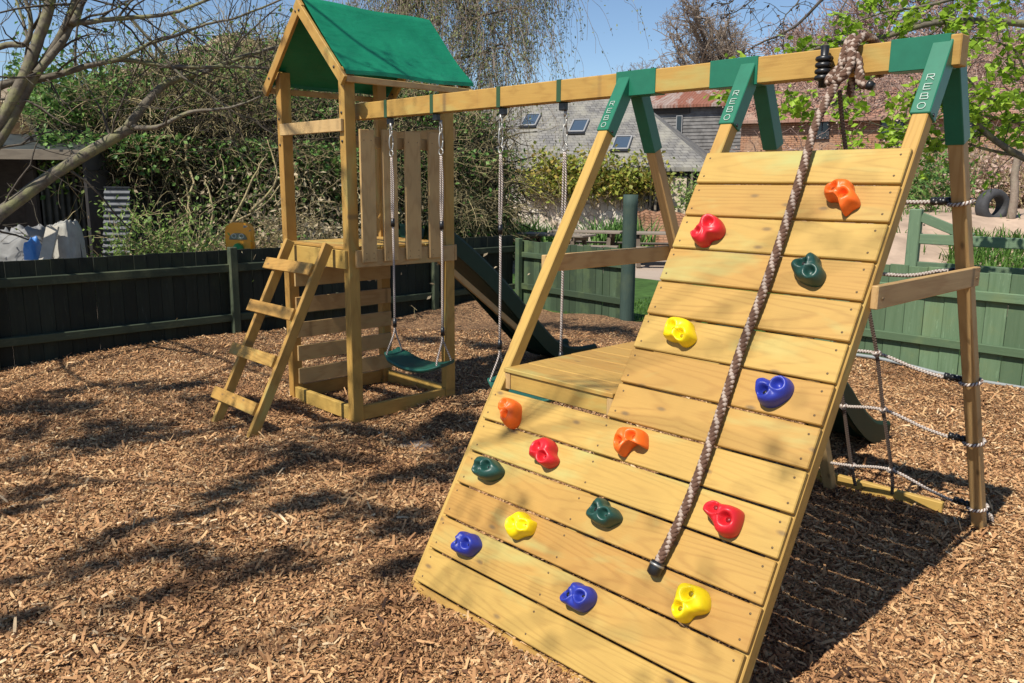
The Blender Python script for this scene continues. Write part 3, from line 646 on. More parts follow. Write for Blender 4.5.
mb.build('round_post',fence_mat('green_post_paint',(.035,.062,.05),(.055,.09,.075),(.08,.1,.06)),label='tall round dark green timber post at the end of the fence',cat='post')
mb=MB();P=[(x,4.90+.015*math.sin(x*3),.02+.012*math.sin(x*2)+float(gz(x,4.9))) for x in np.linspace(-2.6,3.,30)];mb.tube(P,.017,10)
mb.build('plastic_pipe',plain('grey_pipe_plastic',(.22,.24,.24),.5),label='thin grey pipe lying along the foot of the pale green fence',cat='pipe')
# field gate beyond
def field_gate():
    p=at(917,209,10.6);x0,y0,zt=p[0],p[1],p[2];t=thing('field_gate','pale green timber field gate with a sloping brace beyond the board fence','gate',(x0+1.5,y0,0))
    mb=MB();mb.wbox(x0-.075,x0+.075,y0-.05,y0+.05,-.1,zt,.012);mb.build('gate_stile',GATEP,t)
    zr=1.12
    for z,n_ in((zr-.1,'top_rail'),(.66,'bar'),(.34,'bar')):
        mb=MB();mb.wbox(x0+.077,x0+3.2,y0-.035,y0+.035,z-.055,z+.075,.008);mb.build(n_,GATEP,t)
    mb=MB();mb.beam((x0+.07,y0-.004,zt-.10),(x0+.70,y0-.004,zr-.05),.05,.12,(0,0,1),.006);mb.cyl((x0+.12,y0-.03,zt-.2),(x0+.12,y0-.036,zt-.2),.012,sides=10,mat=1);mb.build('brace',[GATEP,BLACKP],t)
    mb=MB();mb.wbox(x0+3.2,x0+3.32,y0-.05,y0+.05,-.1,1.3,.012);mb.build('gate_stile',GATEP,t)
field_gate()
# ------------------------------------------------------------------ trees: limbs and twigs
def limb(mb,P,r0,r1,sides=8,rnd=None,wob=.0,k=6):
    P=spline(P,k);n=len(P);R=np.linspace(r0,r1,n)
    if wob: P=P+np.cumsum(RNG.normal(0,wob,(n,3)),0)*np.linspace(0,1,n)[:,None]
    mb.tube(P,R,sides,0,rnd,True,True);return P,R
def shoot(mb,p,d,L,r,depth,tips=None,grav=0.,spread=.7,kids=3,seg=5,bend=.22,minr=.003,segs=None):
    """a wandering twig and its side twigs"""
    p=np.asarray(p,float);d=nz(d);P=[p];st=L/seg
    for i in range(seg):
        d=nz(d+RNG.normal(0,bend,3)+np.array([0,0,-grav]));p=p+d*st;P.append(p)
    P=np.array(P);R=np.linspace(r,max(minr,r*.4),seg+1)
    mb.tube(P,R,3 if r<.012 else (4 if r<.02 else 6),0,None,False,True)
    if tips is not None: tips.extend(P[1:])
    if depth>0:
        for _ in range(kids):
            i=random.randint(1,seg);dd=nz(P[i]-P[i-1]);q=nz(dd*.75+RNG.normal(0,spread,3));
            shoot(mb,P[i],q,L*random.uniform(.45,.75),max(minr,R[i]*.62),depth-1,tips,grav,spread,kids,seg,bend,minr)
def pl(D,*pts):
    n=len(pts);return [at(x,y,D if np.isscalar(D) else np.interp(i/(n-1),[0,1],D)) for i,(x,y) in enumerate(pts)]
NEWLEAF=leafmat('young_leaf',leafstops((.10,.14,.03),(.17,.22,.05),(.24,.27,.09)),.4)
def overhanging_tree():
    base=at(-150,345,8.3);base[2]=-.1
    t=thing('overhanging_tree','lichen grey bare tree leaning in from the left behind the dark fence, with unseen limbs and leaves added for shade','tree',tuple(base))
    mb=MB();top=at(-75,190,8.2)
    limb(mb,[base,base+np.array([.05,.05,.7]),top],.24,.15,12);mb.build('trunk',BARK,t)
    L=[(pl((8.2,8.6),(-75,190),(-20,225),(0,212),(40,183),(85,153),(128,127)),.075,.055),
       (pl((8.6,8.9),(128,127),(150,98),(170,82),(205,71),(256,52),(290,44)),.05,.014),
       (pl((8.6,8.5),(128,127),(158,127),(190,112),(230,108),(262,96)),.03,.010),
       (pl((8.2,8.0),(-75,190),(-30,160),(2,118),(22,78),(34,45),(47,10),(56,-30)),.07,.05),
       (pl((8.2,8.1),(-75,190),(-25,170),(3,135),(36,74),(60,38),(72,8),(82,-30)),.055,.034),
       (pl((8.1,8.3),(36,74),(62,42),(72,24),(92,22),(130,18),(170,14),(215,-2)),.04,.014),
       (pl((8.2,8.6),(-75,130),(0,86),(35,80),(62,73),(85,66),(120,60),(170,67),(215,68),(262,70)),.045,.012),
       (pl((8.1,8.2),(72,24),(80,6),(95,-20)),.045,.03),
       (pl((8.2,8.5),(85,66),(120,58),(150,42),(175,34),(205,22),(240,12),(300,-15)),.022,.009),
       (pl((8.2,8.1),(-75,80),(0,47),(26,44),(30,20),(16,-20)),.035,.018),
       (pl((8.4,8.6),(130,18),(150,40),(180,75),(215,97),(245,118)),.018,.007),
       (pl((8.2,8.3),(22,78),(28,40),(18,5),(10,-20)),.02,.01),
       (pl((8.4,8.6),(170,14),(200,40),(230,60),(262,82)),.014,.006)]
    # unseen high limbs added to cast branch shade on the play area
    hi=[[(top),(-7.2,-2.6,3.6),(-6.0,-3.4,4.8),(-4.6,-3.8,5.4),(-3.0,-4.1,5.8)],[(top),(-7.0,-2.6,3.4),(-6.2,-2.6,4.6),(-5.0,-2.2,5.6),(-3.6,-2.3,6.2),(-2.2,-2.4,6.6)],
        [(top),(-7.6,-3.4,3.4),(-6.6,-4.6,4.6),(-5.2,-5.2,5.4),(-3.8,-5.4,6.0)],[(top),(-7.4,-2.0,3.6),(-6.6,-1.8,5.0),(-5.8,-1.7,6.2),(-4.8,-1.6,7.2)],
        [(-5.0,-2.2,5.6),(-4.4,-2.8,5.8),(-3.4,-3.3,6.1),(-2.6,-3.4,6.4)]]
    hi+=[[(-7.2,-2.6,3.6),(-6.6,-5.0,4.6),(-5.4,-6.2,5.0),(-3.9,-6.0,5.3),(-2.6,-5.2,5.4),(-1.2,-4.6,5.6)],[(-6.0,-3.4,4.8),(-4.9,-4.6,5.2),(-3.6,-4.6,5.4),(-2.0,-3.9,5.6)],[(-5.4,-6.2,5.0),(-4.4,-7.0,5.1),(-2.9,-6.9,5.3),(-1.4,-6.2,5.4)]]
    for P in hi: L.append((P,.030 if len(P)>4 else .022,.009))
    mb=MB();tips=[];main=[]
    for i,(P,a,b) in enumerate(L):
        Q,R=limb(mb,P,a,b,8,None,.004 if i<13 else .012);main.append((Q,R))
    mb.build('limb',BARK,t)
    mb=MB()
    for i,(Q,R) in enumerate(main):
        n=len(Q);m=int((5 if i<13 else 6)*(n/30+.5))
        for _ in range(m):
            k=random.randint(n//4,n-1);d=nz(Q[k]-Q[k-1]);dd=nz(d*.6+RNG.normal(0,.7,3)+np.array([0,0,.15 if i<13 else 0.]))
            shoot(mb,Q[k],dd,random.uniform(.5,1.2) if i<13 else random.uniform(.8,1.7),min(R[k]*.5,.014),2,tips,.02,.75,2 if i<13 else 3,5,.2,.003)
    mb.build('twigs',TWIG,t)
    CL=[];S2=MB();MP=np.concatenate([q for q,_ in main[13:]])  # unseen leaf clumps and twigs placed so their shadows land on ground and wall
    for x0_,y0_,x1_,y1_,th_ in ((0,405,110,402,9),(50,388,205,384,6),(0,425,100,432,15),(90,428,215,424,12),(10,482,75,478,9),(0,505,34,500,9),(170,507,243,479,11),(240,470,300,452,8),(52,565,105,535,12),(108,524,145,514,7),(140,540,210,552,13),(120,590,150,584,11),(232,560,312,545,12),(295,500,350,485,16),(340,512,418,505,16),(360,470,430,462,12),(0,612,18,606,12),(250,440,330,455,9),(300,420,420,430,8),(420,445,470,430,10),(360,545,400,560,8),(200,395,290,402,6),(360,395,450,400,7),(250,360,330,350,4),(400,335,500,345,4),(470,352,560,340,4),(520,320,640,335,4),(380,420,470,410,8)):
        def gp(x,y): d_=RT*(x-512)/CF+UP*(341.5-y)/CF+FW;return CAM+d_*(-CAM[2]/d_[2])
        a_,b_=gp(x0_,y0_),gp(x1_,y1_);wd=np.linalg.norm(gp((x0_+x1_)/2,(y0_+y1_)/2+th_)-gp((x0_+x1_)/2,(y0_+y1_)/2-th_))*.43
        K=(a_+b_)/2;hgt=min(5.6,max(4.2,5.2+.3*RNG.normal()));SD=np.array([.05,-.615,.787]);off_=SD/SD[2]*hgt
        ln_=np.linalg.norm(b_-a_);nn_=int(ln_*wd*2.2/.0011*2.6)+90
        sc_=RNG.uniform(-.02,1.02,max(4,int(ln_/.09)));sw_=RNG.normal(0,wd*.42,(len(sc_),2));ki_=RNG.integers(0,len(sc_),nn_);u_=sc_[ki_]+RNG.normal(0,.05/max(ln_,.2),nn_);P_=a_+(b_-a_)*u_[:,None]+off_+np.stack([sw_[ki_,0]+RNG.normal(0,wd*.22,nn_),sw_[ki_,1]+RNG.normal(0,wd*.22,nn_),RNG.normal(0,.10,nn_)],-1)
        CL.append(P_);j=np.argmin(np.linalg.norm(MP-(K+off_),axis=1));S2.tube(spline([MP[j],(MP[j]+a_+off_)/2+np.array([0,0,.1]),a_+off_,b_+off_],5),np.linspace(.008,.004,16),4)
    for wx_,wy_,wr_ in((640,600,.16),(470,500,.13),(765,210,.14),(560,360,.12),(700,330,.10),(520,590,.12),(735,440,.11),(430,560,.12),(820,240,.08)):
        d_=RT*(wx_-512)/CF+UP*(341.5-wy_)/CF+FW;o_=np.array([0,0,Z0]);q_=CAM+d_*(((o_-CAM)@WN)/(d_@WN));K=q_+np.array([.05,-.615,.787])/.787*random.uniform(6.,7.5)
        nn_=int(wr_*wr_*1500);CL.append(K+RNG.normal(0,wr_*.75,(nn_,3)));j=np.argmin(np.linalg.norm(MP-K,axis=1));S2.tube(spline([MP[j],(MP[j]+K)/2+np.array([0,0,.15]),K],5),np.linspace(.010,.004,11),4)
    S2.build('shade_sprays',TWIG,t);CL=np.concatenate(CL)
    tips=np.array(tips);sel=tips[RNG.uniform(0,1,len(tips))<.24]
    lo=sel[(sel[:,1]>-1.6)];hi_=tips[tips[:,1]<=-1.6]
    mb=MB();mb.leaves(lo+RNG.normal(0,.02,lo.shape),.045,0,(0,1),0,.6);hh=np.repeat(hi_,2,0);mb.leaves(hh[::3]+RNG.normal(0,.06,hh[::3].shape),.055,0,(0,1),0,.6);mb.leaves(CL,.055,0,(0,1),.5,.6);mb.build('crown',NEWLEAF,t)  # crown also holds the added shade clumps
overhanging_tree()
# ------------------------------------------------------------------ left yard: sheds, creeper, clutter
DARKSHEET=NT('dark_corrugated_sheet');_n=DARKSHEET.noise(DARKSHEET.pos(),5.,5.,.7)
DARKSHEET=DARKSHEET.fin(DARKSHEET.ramp(_n,[(.3,(.022,.026,.024)),(.6,(.045,.05,.045)),(.8,(.08,.06,.045))]),.6,.3)
OLDWOOD=wood('old_grey_timber',(.20,.17,.13),(.11,.09,.07),(.16,.12,.08),.2,False,.85)
BLACKWOOD=wood('tarred_timber',(.045,.042,.04),(.022,.02,.02),(.05,.042,.036),.0,False,.85)
THATCH=bark('straw_thatch',(.30,.235,.17),(.48,.39,.285),(.36,.30,.17),.5,30.)
def frame2(a,b):
    """along, outward (towards the camera) unit vectors of a wall standing from a to b"""
    d=np.array([b[0]-a[0],b[1]-a[1],0.]);l=np.linalg.norm(d);d/=l;o=np.array([d[1],-d[0],0.])
    if o@(CAM-a)<0:o=-o
    return d,o,l
def corrug(mb,a,b,z0,z1,amp=.012,pitch=.09,vert=True,thick=.004):
    d,o,l=frame2(a,b);n=int(l/pitch*6);s=np.linspace(0,l,n)
    w=amp*np.sin(s/pitch*2*PI)
    f=lambda off:np.stack([np.stack([a[0]+d[0]*s+o[0]*(w+off),a[1]+d[1]*s+o[1]*(w+off),0*s+z],-1) for z in np.linspace(z0,z1,4)],0)
    A=f(0);B=f(-thick);mb.grid(A,0,0,True);mb.grid(B,0,0,True,flip=True)
# big shed swallowed by creeper
SA=at_z(40,11.4,0);SB=at_z(505,16.6,0);sd,so,sl=frame2(SA,SB)
ridge_h=lambda f:3.30+1.2*np.clip((f-.16)/.32,0,1)-1.0*np.clip((f-.72)/.28,0,1)
EAVE=2.35
t=thing('creeper_covered_shed','low dark corrugated shed with thatch brown roof smothered in creeper','shed',tuple((SA+SB)/2))
mb=MB();corrug(mb,SA,SB,-.1,EAVE+.05,.016,.085);mb.build('wall',DARKSHEET,t)
rows=[]
for f in np.linspace(0,1,60):
    row=[]
    for g in np.linspace(-.04,1,18):
        p=SA+sd*sl*f-so*(3.6*g)+np.array([0,0,EAVE+(ridge_h(f)-EAVE)*g**.85]);p=p+(np.array([0,0,1.])+so*.4)*.11*fbm(f*22,g*5,1.)
        row.append(p)
    back=row[-1]-so*2.5+np.array([0,0,-2.]);row.append(back);rows.append(row)
SHADEROOF=bark('shade_dark_roof',(.035,.03,.02),(.075,.065,.04),(.06,.075,.025),.6,20.)  # lower roof colour darkened for the shade under the creeper
rows=np.array(rows);mb=MB();mb.grid(rows,0,0,True);ro=mb.build('roof',[THATCH,SHADEROOF],t,'straw brown thatch, coloured dark below for the creeper shade')
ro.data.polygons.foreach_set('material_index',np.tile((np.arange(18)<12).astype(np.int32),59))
for e,s in((SA,-1),(SB,1)):
    mb=MB();mb.box(e-so*1.9+np.array([0,0,EAVE/2-.05])+sd*s*.03,[so,sd,np.array([0,0,1.])],(3.6,.05,EAVE),.004);mb.build('end_wall',BLACKWOOD,t)
mb=MB();mb.box((SA+SB)/2-so*5.2+np.array([0,0,1.4]),[sd,so,np.array([0,0,1.])],(sl,.06,3.0),.004);mb.build('back_wall',BLACKWOOD,t)
# dead creeper draped over it
ct=thing('dead_creeper','tangled mass of leafless brown creeper draped over the corrugated shed','creeper',tuple((SA+SB)/2+so*.3))
def shed_surface(f,h):
    """h 0 at the ground, 1 at the eave, 2 at the ridge; returns point and outward normal"""
    if h<1: return SA+sd*sl*f+np.array([0,0,EAVE*h]),so
    g=h-1;p=SA+sd*sl*f-so*3.6*g+np.array([0,0,EAVE+(ridge_h(f)-EAVE)*g**.85]);return p,nz(so*.5+np.array([0,0,1.]))
mb=MB()
for i in range(4300):
    f=random.uniform(.10,1);h=random.choice((random.uniform(.85,1.25),random.uniform(.95,2.0),random.uniform(1.,2.02)))
    if f>.42: h=random.uniform(.25,1.95)
    elif h>1.55 and random.random()<.55: continue
    p,n=shed_surface(f,h);out=(abs(RNG.normal(0,.22))+.05)*(1 if h<1.6 else .35);p=p+n*out
    hang=random.random()<.5;d=(np.array([0,0,-1.])*(1 if hang else .1)+sd*RNG.normal(0,.55)+n*RNG.normal(.15,.35)+np.array([0,0,RNG.normal(0,.3)]))
    shoot(mb,p,d,random.uniform(.4,1.3),random.uniform(.004,.0125),1,None,.10 if hang else .0,.7,2,6,.34,.003)
mb.build('stems',DEADV,ct)
mb=MB()
for i in range(26):                                      # thick pale old stems hanging down the wall
    f=random.uniform(.12,.6);p,n=shed_surface(f,random.uniform(.9,1.35));p=p+n*random.uniform(.15,.4)
    shoot(mb,p,(sd*RNG.normal(0,.35)+np.array([0,0,-1.])+so*.2),random.uniform(1.0,2.1),random.uniform(.014,.026),2,None,.12,.8,3,9,.3,.005)
mb.build('old_stems',DEADV,ct)
C=[]
for i in range(5200):
    f=random.uniform(.12,1.);h=random.uniform(.75,2.03) if f<.42 else random.uniform(.3,2.0);p,n=shed_surface(f,h);C.append(p+n*abs(RNG.normal(0,.22))+np.array([0,0,-.15*random.random()]))
mb=MB();mb.leaves(C,.055,0,(0,1),.1,.5,.5)
DRYLEAF=leafmat('dry_leaf',leafstops((.16,.125,.07),(.29,.23,.13),(.40,.33,.21),(.19,.21,.08)),.25,.8)
mb.build('dry_leaves',DRYLEAF,ct)
S=MB()
INNER_SHADE=bark('shade_dark_creeper_stem',(.03,.024,.016),(.07,.055,.035),(.05,.055,.02),.5)  # stems coloured dark for the shade deep inside the creeper
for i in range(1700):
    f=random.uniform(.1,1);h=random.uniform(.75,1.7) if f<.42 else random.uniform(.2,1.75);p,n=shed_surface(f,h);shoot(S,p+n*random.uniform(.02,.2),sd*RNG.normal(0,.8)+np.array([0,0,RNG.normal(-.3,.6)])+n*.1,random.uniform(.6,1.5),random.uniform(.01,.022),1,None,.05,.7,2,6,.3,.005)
S.build('inner_shade_stems',INNER_SHADE,ct)
# ivy: green growth on the left of the roof, and dark green curtain at the right end
IVY=leafmat('ivy_leaf',leafstops((.03,.08,.02),(.075,.165,.035),(.15,.28,.06),(.22,.35,.09)),.3,.5)
def ivy(name,label,regions,size):
    mb=MB();C=[];S=MB()
    for f0,f1,h0,h1,n,th in regions:
        cl=[(random.uniform(f0,f1),random.uniform(h0,h1)) for _ in range(max(4,n//70))]
        for i in range(n):
            a,b=random.choice(cl);f=a+RNG.normal(0,.018);h=b+RNG.normal(0,.13);p,nn=shed_surface(min(max(f,0),1),min(max(h,.03),2.));C.append(p+nn*(abs(RNG.normal(0,th))+.06))
        for i in range(n//60):
            p,nn=shed_surface(random.uniform(f0,f1),random.uniform(h0,h1));shoot(S,p+nn*.1,sd*RNG.normal(0,.6)+np.array([0,0,RNG.normal(0,.6)])+nn*.3,random.uniform(.4,.9),.009,1,None,.02)
    t=thing(name,label,'ivy',tuple(np.mean(C,0)));S.build('stems',DEADV,t);mb.leaves(C,size,0,(0,1),.2,.75,.3);mb.build('leaves',IVY,t)
ivy('ivy','bright green ivy growing over the left end of the shed roof',[(.0,.20,.93,1.42,5200,.40),(.02,.3,.82,1.0,700,.12),(.2,.6,.8,1.5,4200,.45)],.075)
ivy('ivy','dark green ivy hanging at the right end of the shed',[(.60,1.,.15,1.75,7000,.3)],.085)
ivy('ivy','patchy ivy low on the shed wall behind the tower',[(.30,.62,.25,1.0,4500,.35)],.075)
# open fronted lean-to with dark inside
A=at_z(-220,10.2,0);B=at_z(88,10.9,0);d,o,l=frame2(A,B)
t=thing('lean_to_shed','open fronted dark lean to shed behind the tarpaulin heap','shed',tuple((A+B)/2))
mb=MB();mb.box((A+B)/2-o*.75+np.array([0,0,2.2]),[d,nz(o*1.+np.array([0,0,-.16])),nz(np.array([0,0,1.])+o*.16)],(l+.1,1.9,.035),.004);mb.build('roof',DARKSHEET,t)
mb=MB();mb.box((A+B)/2+o*.19+np.array([0,0,2.02]),[d,o,np.array([0,0,1.])],(l+.1,.035,.13),.004);mb.build('eaves_board',OLDWOOD,t)
mb=MB();mb.box((A+B)/2-o*1.6+np.array([0,0,1.05]),[d,o,np.array([0,0,1.])],(l,.04,2.2),.004);mb.build('back_wall',BLACKWOOD,t)
for e in(A,B):
    mb=MB();mb.box(e-o*.72+np.array([0,0,1.05]),[d,o,np.array([0,0,1.])],(.04,1.65,2.1),.004);mb.build('end_wall',BLACKWOOD,t)
mb=MB()
for s in(.5,): 
    p=A+(B-A)*s;mb.box(p+np.array([0,0,1.0]),[d,o,np.array([0,0,1.])],(.1,.1,2.1),.006)
mb.build('post',OLDWOOD,t)
# stack of things just behind the fence
c=at(50,250,9.7);mb=MB();mb.box((c[0]-.55,c[1]-.45,.98),[d,o,np.array([0,0,1.])],(1.5,.12,.2),.02);mb.box((c[0]-.6,c[1]-.5,.45),[d,o,np.array([0,0,1.])],(1.0,.3,.9),.02)
mb.build('timber_baulk',OLDWOOD,label='old squared timber baulk lying in the dark shed',cat='timber')
def lump(name,label,cat,cx,half_px,D,ztop,z0,m,seed,dep=.5,fold=.05,px=30):
    c=at_z(cx,D,0);hw=half_px*D/CF;rows=[]
    rr=RT[:2]/np.linalg.norm(RT[:2]);ff=FW[:2]/np.linalg.norm(FW[:2])
    for i in range(50):
        row=[];ph=i/49*PI*.5
        for j in range(97):
            a=j/96*2*PI;se=lambda v,e:np.sign(v)*abs(v)**e
            x=hw*se(math.cos(a),.6)*math.cos(ph)**.35;y=dep*se(math.sin(a),.6)*math.cos(ph)**.35
            k=(fold*fbm(a*2.2+seed,ph*3,1.)-1.6*fold*abs(math.sin(a*5+seed+3*fbm(a+seed,ph*2,1.)))**.5*math.cos(ph))*(.3+math.sin(ph))*math.cos(ph)
            z=z0+(ztop-z0)*math.sin(ph)**.8-fold*1.3*abs(math.sin(x*14+seed+2*fbm(x*3,y*3+seed,1.)))**.6*math.sin(ph)+fold*.8*fbm(x*5+seed,y*5+3,1.)*math.sin(ph)
            x*=1+k;y*=1+k
            row.append((c[0]+rr[0]*x+ff[0]*y,c[1]+rr[1]*x+ff[1]*y,z))
        rows.append(row)
    mb=MB();mb.grid(rows,0,0,True);return mb.build(name,m,label=label,cat=cat)
lump('tarpaulin_heap','grey tarpaulin sheet heaped behind the dark fence','tarpaulin',22,46,9.2,1.20,0,plain('grey_sheet',(.20,.20,.195),.6,.3,0,.12,6),1.,.5,.07)
lump('blue_bag','small blue plastic bag on the grey tarpaulin','bag',26,7,8.72,1.10,.85,plain('blue_plastic_sheet',(.05,.19,.5),.45),4.,.1,.05)
lump('white_sack','pale sack with a dark strap beside the leaning plank','sack',63,14,9.0,1.30,0,plain('pale_sack_cloth',(.36,.35,.31),.8,.2,0,.15,9),2.,.22,.06)
mb=MB();a=at(42,275,8.75);b=at(53,226,8.85);mb.beam(a,b,.13,.03,-FW);mb.build('leaning_plank',plain('pale_plank',(.40,.37,.31),.7,.3,0,.12,14),label='pale narrow plank leaning behind the fence',cat='plank')
# ribbed sheet leaning
mb=MB();a=at_z(90,10.3,0);b=at_z(120,10.35,0);d2,o2,l2=frame2(a,b);rows=[]
for z in np.linspace(0,1.62,120):
    rows.append([a+d2*(s*l2*(1-.12*z/1.6)+.10*z/1.6)+o2*(.016*math.sin(z*2*PI/.076)-.12*z)+np.array([0,0,z]) for s in(0,.33,.66,1)])
mb.grid(rows,0,0,True);mb.grid(np.array(rows)-o2*.004,0,0,True,flip=True)
mb.build('corrugated_sheet',plain('grey_corrugated_metal',(.085,.09,.10),.55,.4,.0,.25,9),label='narrow ribbed metal sheet leaning in the dark corner',cat='metal sheet')
# shrubs
SHRUB=leafmat('shrub_leaf',leafstops((.07,.13,.025),(.15,.25,.05),(.25,.36,.09),(.32,.40,.14)),.35,.55)
def shrub(name,label,cat,px,D,ztop,hw,m,n,leaf,z0=0,stem=DEADV,up=.2,grp=None,clump=.09):
    c=at_z(px,D,0);t=thing(name,label,cat,tuple(c),grp);S=MB();tips=[]
    for i in range(max(8,n//110)):
        a=random.uniform(0,2*PI);shoot(S,c+np.array([math.cos(a)*.12*hw,math.sin(a)*.12*hw,z0]),(math.cos(a)*hw*.9,math.sin(a)*hw*.9,(ztop-z0)*random.uniform(.5,1.1)),(ztop-z0)*random.uniform(.75,1.02),.010,1,tips,.02,.5,3,6,.15,.0035)
    S.build('stems',stem,t);T=np.array(tips);T=T[T[:,2]>z0+(ztop-z0)*.25]
    C=T[RNG.integers(0,len(T),n)]+RNG.normal(0,clump,(n,3));mb=MB();mb.leaves(C,leaf,0,(0,1),up,.5);mb.build('leaves',m,t);return t
shrub('shrub','low leafy green shrub showing above the fence near the ribbed metal sheet','shrub',122,9.9,1.14,.5,SHRUB,1200,.055)
shrub('shrub','bushy yellow green shrub beside the orange toy','shrub',174,10.1,1.32,.55,SHRUB,2600,.06)
shrub('shrub','small spindly plant between the two leafy shrubs','shrub',150,9.9,1.14,.35,SHRUB,500,.05)
# heap of dry brush behind the tower
c=at_z(285,11.4,0);BR=MB()
for i in range(900):
    a=random.uniform(0,2*PI);r=abs(RNG.normal(0,.55));z=max(.1,1.6-1.2*r-random.random()*.9)
    shoot(BR,c+np.array([math.cos(a)*r*1.5,math.sin(a)*r*1.5,z*random.uniform(.3,1)]),RNG.normal(0,1,3)*np.array([1,1,.5]),random.uniform(.3,.8),.008,1,None,.03,.7,2,5,.2)
t=thing('brush_heap','heap of dry brown cut brushwood behind the roofed tower','brush heap',tuple(c));BR.build('sticks',DEADV,t)
C=c+np.stack([RNG.normal(0,.85,5200),RNG.normal(0,.85,5200),np.abs(RNG.normal(0,.55,5200))+.25],-1);C=C[C[:,2]<2.0]
mb=MB();mb.leaves(C,.075,0,(0,1),.2,.5);mb.build('dry_leaves',leafmat('dry_brush_leaf',leafstops((.17,.135,.085),(.34,.27,.17),(.47,.38,.25),(.25,.24,.13)),.2,.8),t)
mb=MB()
for pts in (((196,262),(225,228),(262,205),(290,165)),((250,212),(276,180),(268,140)),((196,262),(214,215),(205,180)),((230,226),(252,180),(262,150))):
    limb(mb,pl(10.4,*pts),.022,.007,6,None,.01)
mb.build('bare_branch',DEADV,label='pale bare branch sticking up beside the brush heap',cat='branch')
# bench plank and orange toy
bp=at(226,253,9.75);rr=np.array([RT[0],RT[1],0]);rr/=np.linalg.norm(rr);ff=np.array([-rr[1],rr[0],0])
t=thing('bench','pale plank bench just behind the dark fence','bench',(bp[0],bp[1],0))
mb=MB();mb.box((*bp[:2],bp[2]-.01)+rr*.10,[rr,ff,np.array([0,0,1.])],(.75,.28,.035),.004);mb.build('seat',PINE,t)
for s in(-.15,.35):
    mb=MB();mb.box((bp[0]+rr[0]*s,bp[1]+rr[1]*s,(bp[2]-.03)/2),[rr,ff,np.array([0,0,1.])],(.05,.24,bp[2]-.03),.004);mb.build('leg',OLDWOOD,t)
tp=at(239,253,9.75);tz=bp[2]+.008
t=thing('ride_on_toy','orange plastic ride on toy with a green nose on the bench','toy',(tp[0],tp[1],tz))
ORG=plast('orange_toy_plastic',(.90,.36,.02));GRN=plast('green_toy_plastic',(.02,.26,.06))
def arch(w,h,n=14):
    P=[(-w,0)]
    for k in range(n+1):
        a=PI-k*PI/n;P.append((w*math.copysign(abs(math.cos(a))**.8,math.cos(a)),h-w*.75+w*.75*math.sin(a)**.8))
    P.append((w,0));return P
def extr(mb,P,y0,y1,mat=0,inset=.012):
    n=len(P);cx=np.mean([p[0] for p in P]);cz=np.mean([p[1] for p in P])
    def ring(y,k): return [np.array([tp[0],tp[1],tz])+rr*(cx+(x-cx)*k)+ff*y+np.array([0,0,cz+(z-cz)*k]) for x,z in P]
    k=1-inset/.15;R=[ring(y0,k),ring(y0+inset,1),ring(y1-inset,1),ring(y1,k)]
    R=[r+[r[0]] for r in R];mb.grid(R,mat,0,True,flip=True)
    for r,f in((R[0],1),(R[3],-1)): mb.add(np.array(r[:-1]),np.arange(n)[None,::f],mat)
mb=MB();extr(mb,arch(.158,.36),0,.14);mb.build('body',ORG,t)
mb=MB();q=[(x,z+.155) for x,z in arch(.105,.075)];extr(mb,q,-.012,.02,0,.006);mb.build('window',plain('grey_window',(.16,.19,.13),.3),t)
for s in(-.045,.045):
    mb=MB();an=np.linspace(0,2*PI,19);c0=np.array([tp[0],tp[1],tz+.195])+rr*s-ff*.013
    mb.tube([c0+rr*.026*math.cos(a)+np.array([0,0,.024*math.sin(a)]) for a in an],.006,8);mb.build('ring',plain('pale_plastic_ring',(.5,.5,.42),.5),t)
mb=MB();an=np.linspace(0,PI*.98,12);c0=np.array([tp[0],tp[1],tz+.05])
mb.tube([c0-ff*(.0+.10*k) for k in(0,.3,.6,.85,1.0)],[.062,.062,.055,.036,.006],18);mb.build('nose',GRN,t)
# ------------------------------------------------------------------ buildings beyond the yard
def slatemat(name,a,b,c,sx=1.,sy=1.):
    t=NT(name);g=t.attr('gc').outputs['Vector']
    br=t('ShaderNodeTexBrick',{'Vector':g,'Color1':(*a,1),'Color2':(*b,1),'Mortar':(a[0]*.35,a[1]*.35,a[2]*.35,1),'Scale':1.,'Mortar Size':.012,'Bias':0.,'Brick Width':.26*sx,'Row Height':.16*sy})
    n=t.noise(t.pos(),1.3,5.,.7);n2=t.noise(t.pos(),11.,4.,.7)
    cc=t.mix(t.ramp(n,[(.42,(0,0,0)),(.68,(.85,.85,.85))]),br.outputs[0],c);cc=t.mix(t.math('MULTIPLY',n2,.45),cc,tuple(x*.55 for x in a))
    t.bump(br.outputs['Fac'],.5,.02);return t.fin(cc,.75,.3)
SLATE=slatemat('grey_slate',(.14,.135,.13),(.24,.23,.215),(.34,.32,.26))
REDTILE=slatemat('red_clay_tile',(.30,.15,.105),(.38,.21,.15),(.36,.27,.21))
BRICK=slatemat('red_brick',(.40,.20,.11),(.47,.25,.15),(.42,.30,.2),.9,.47)
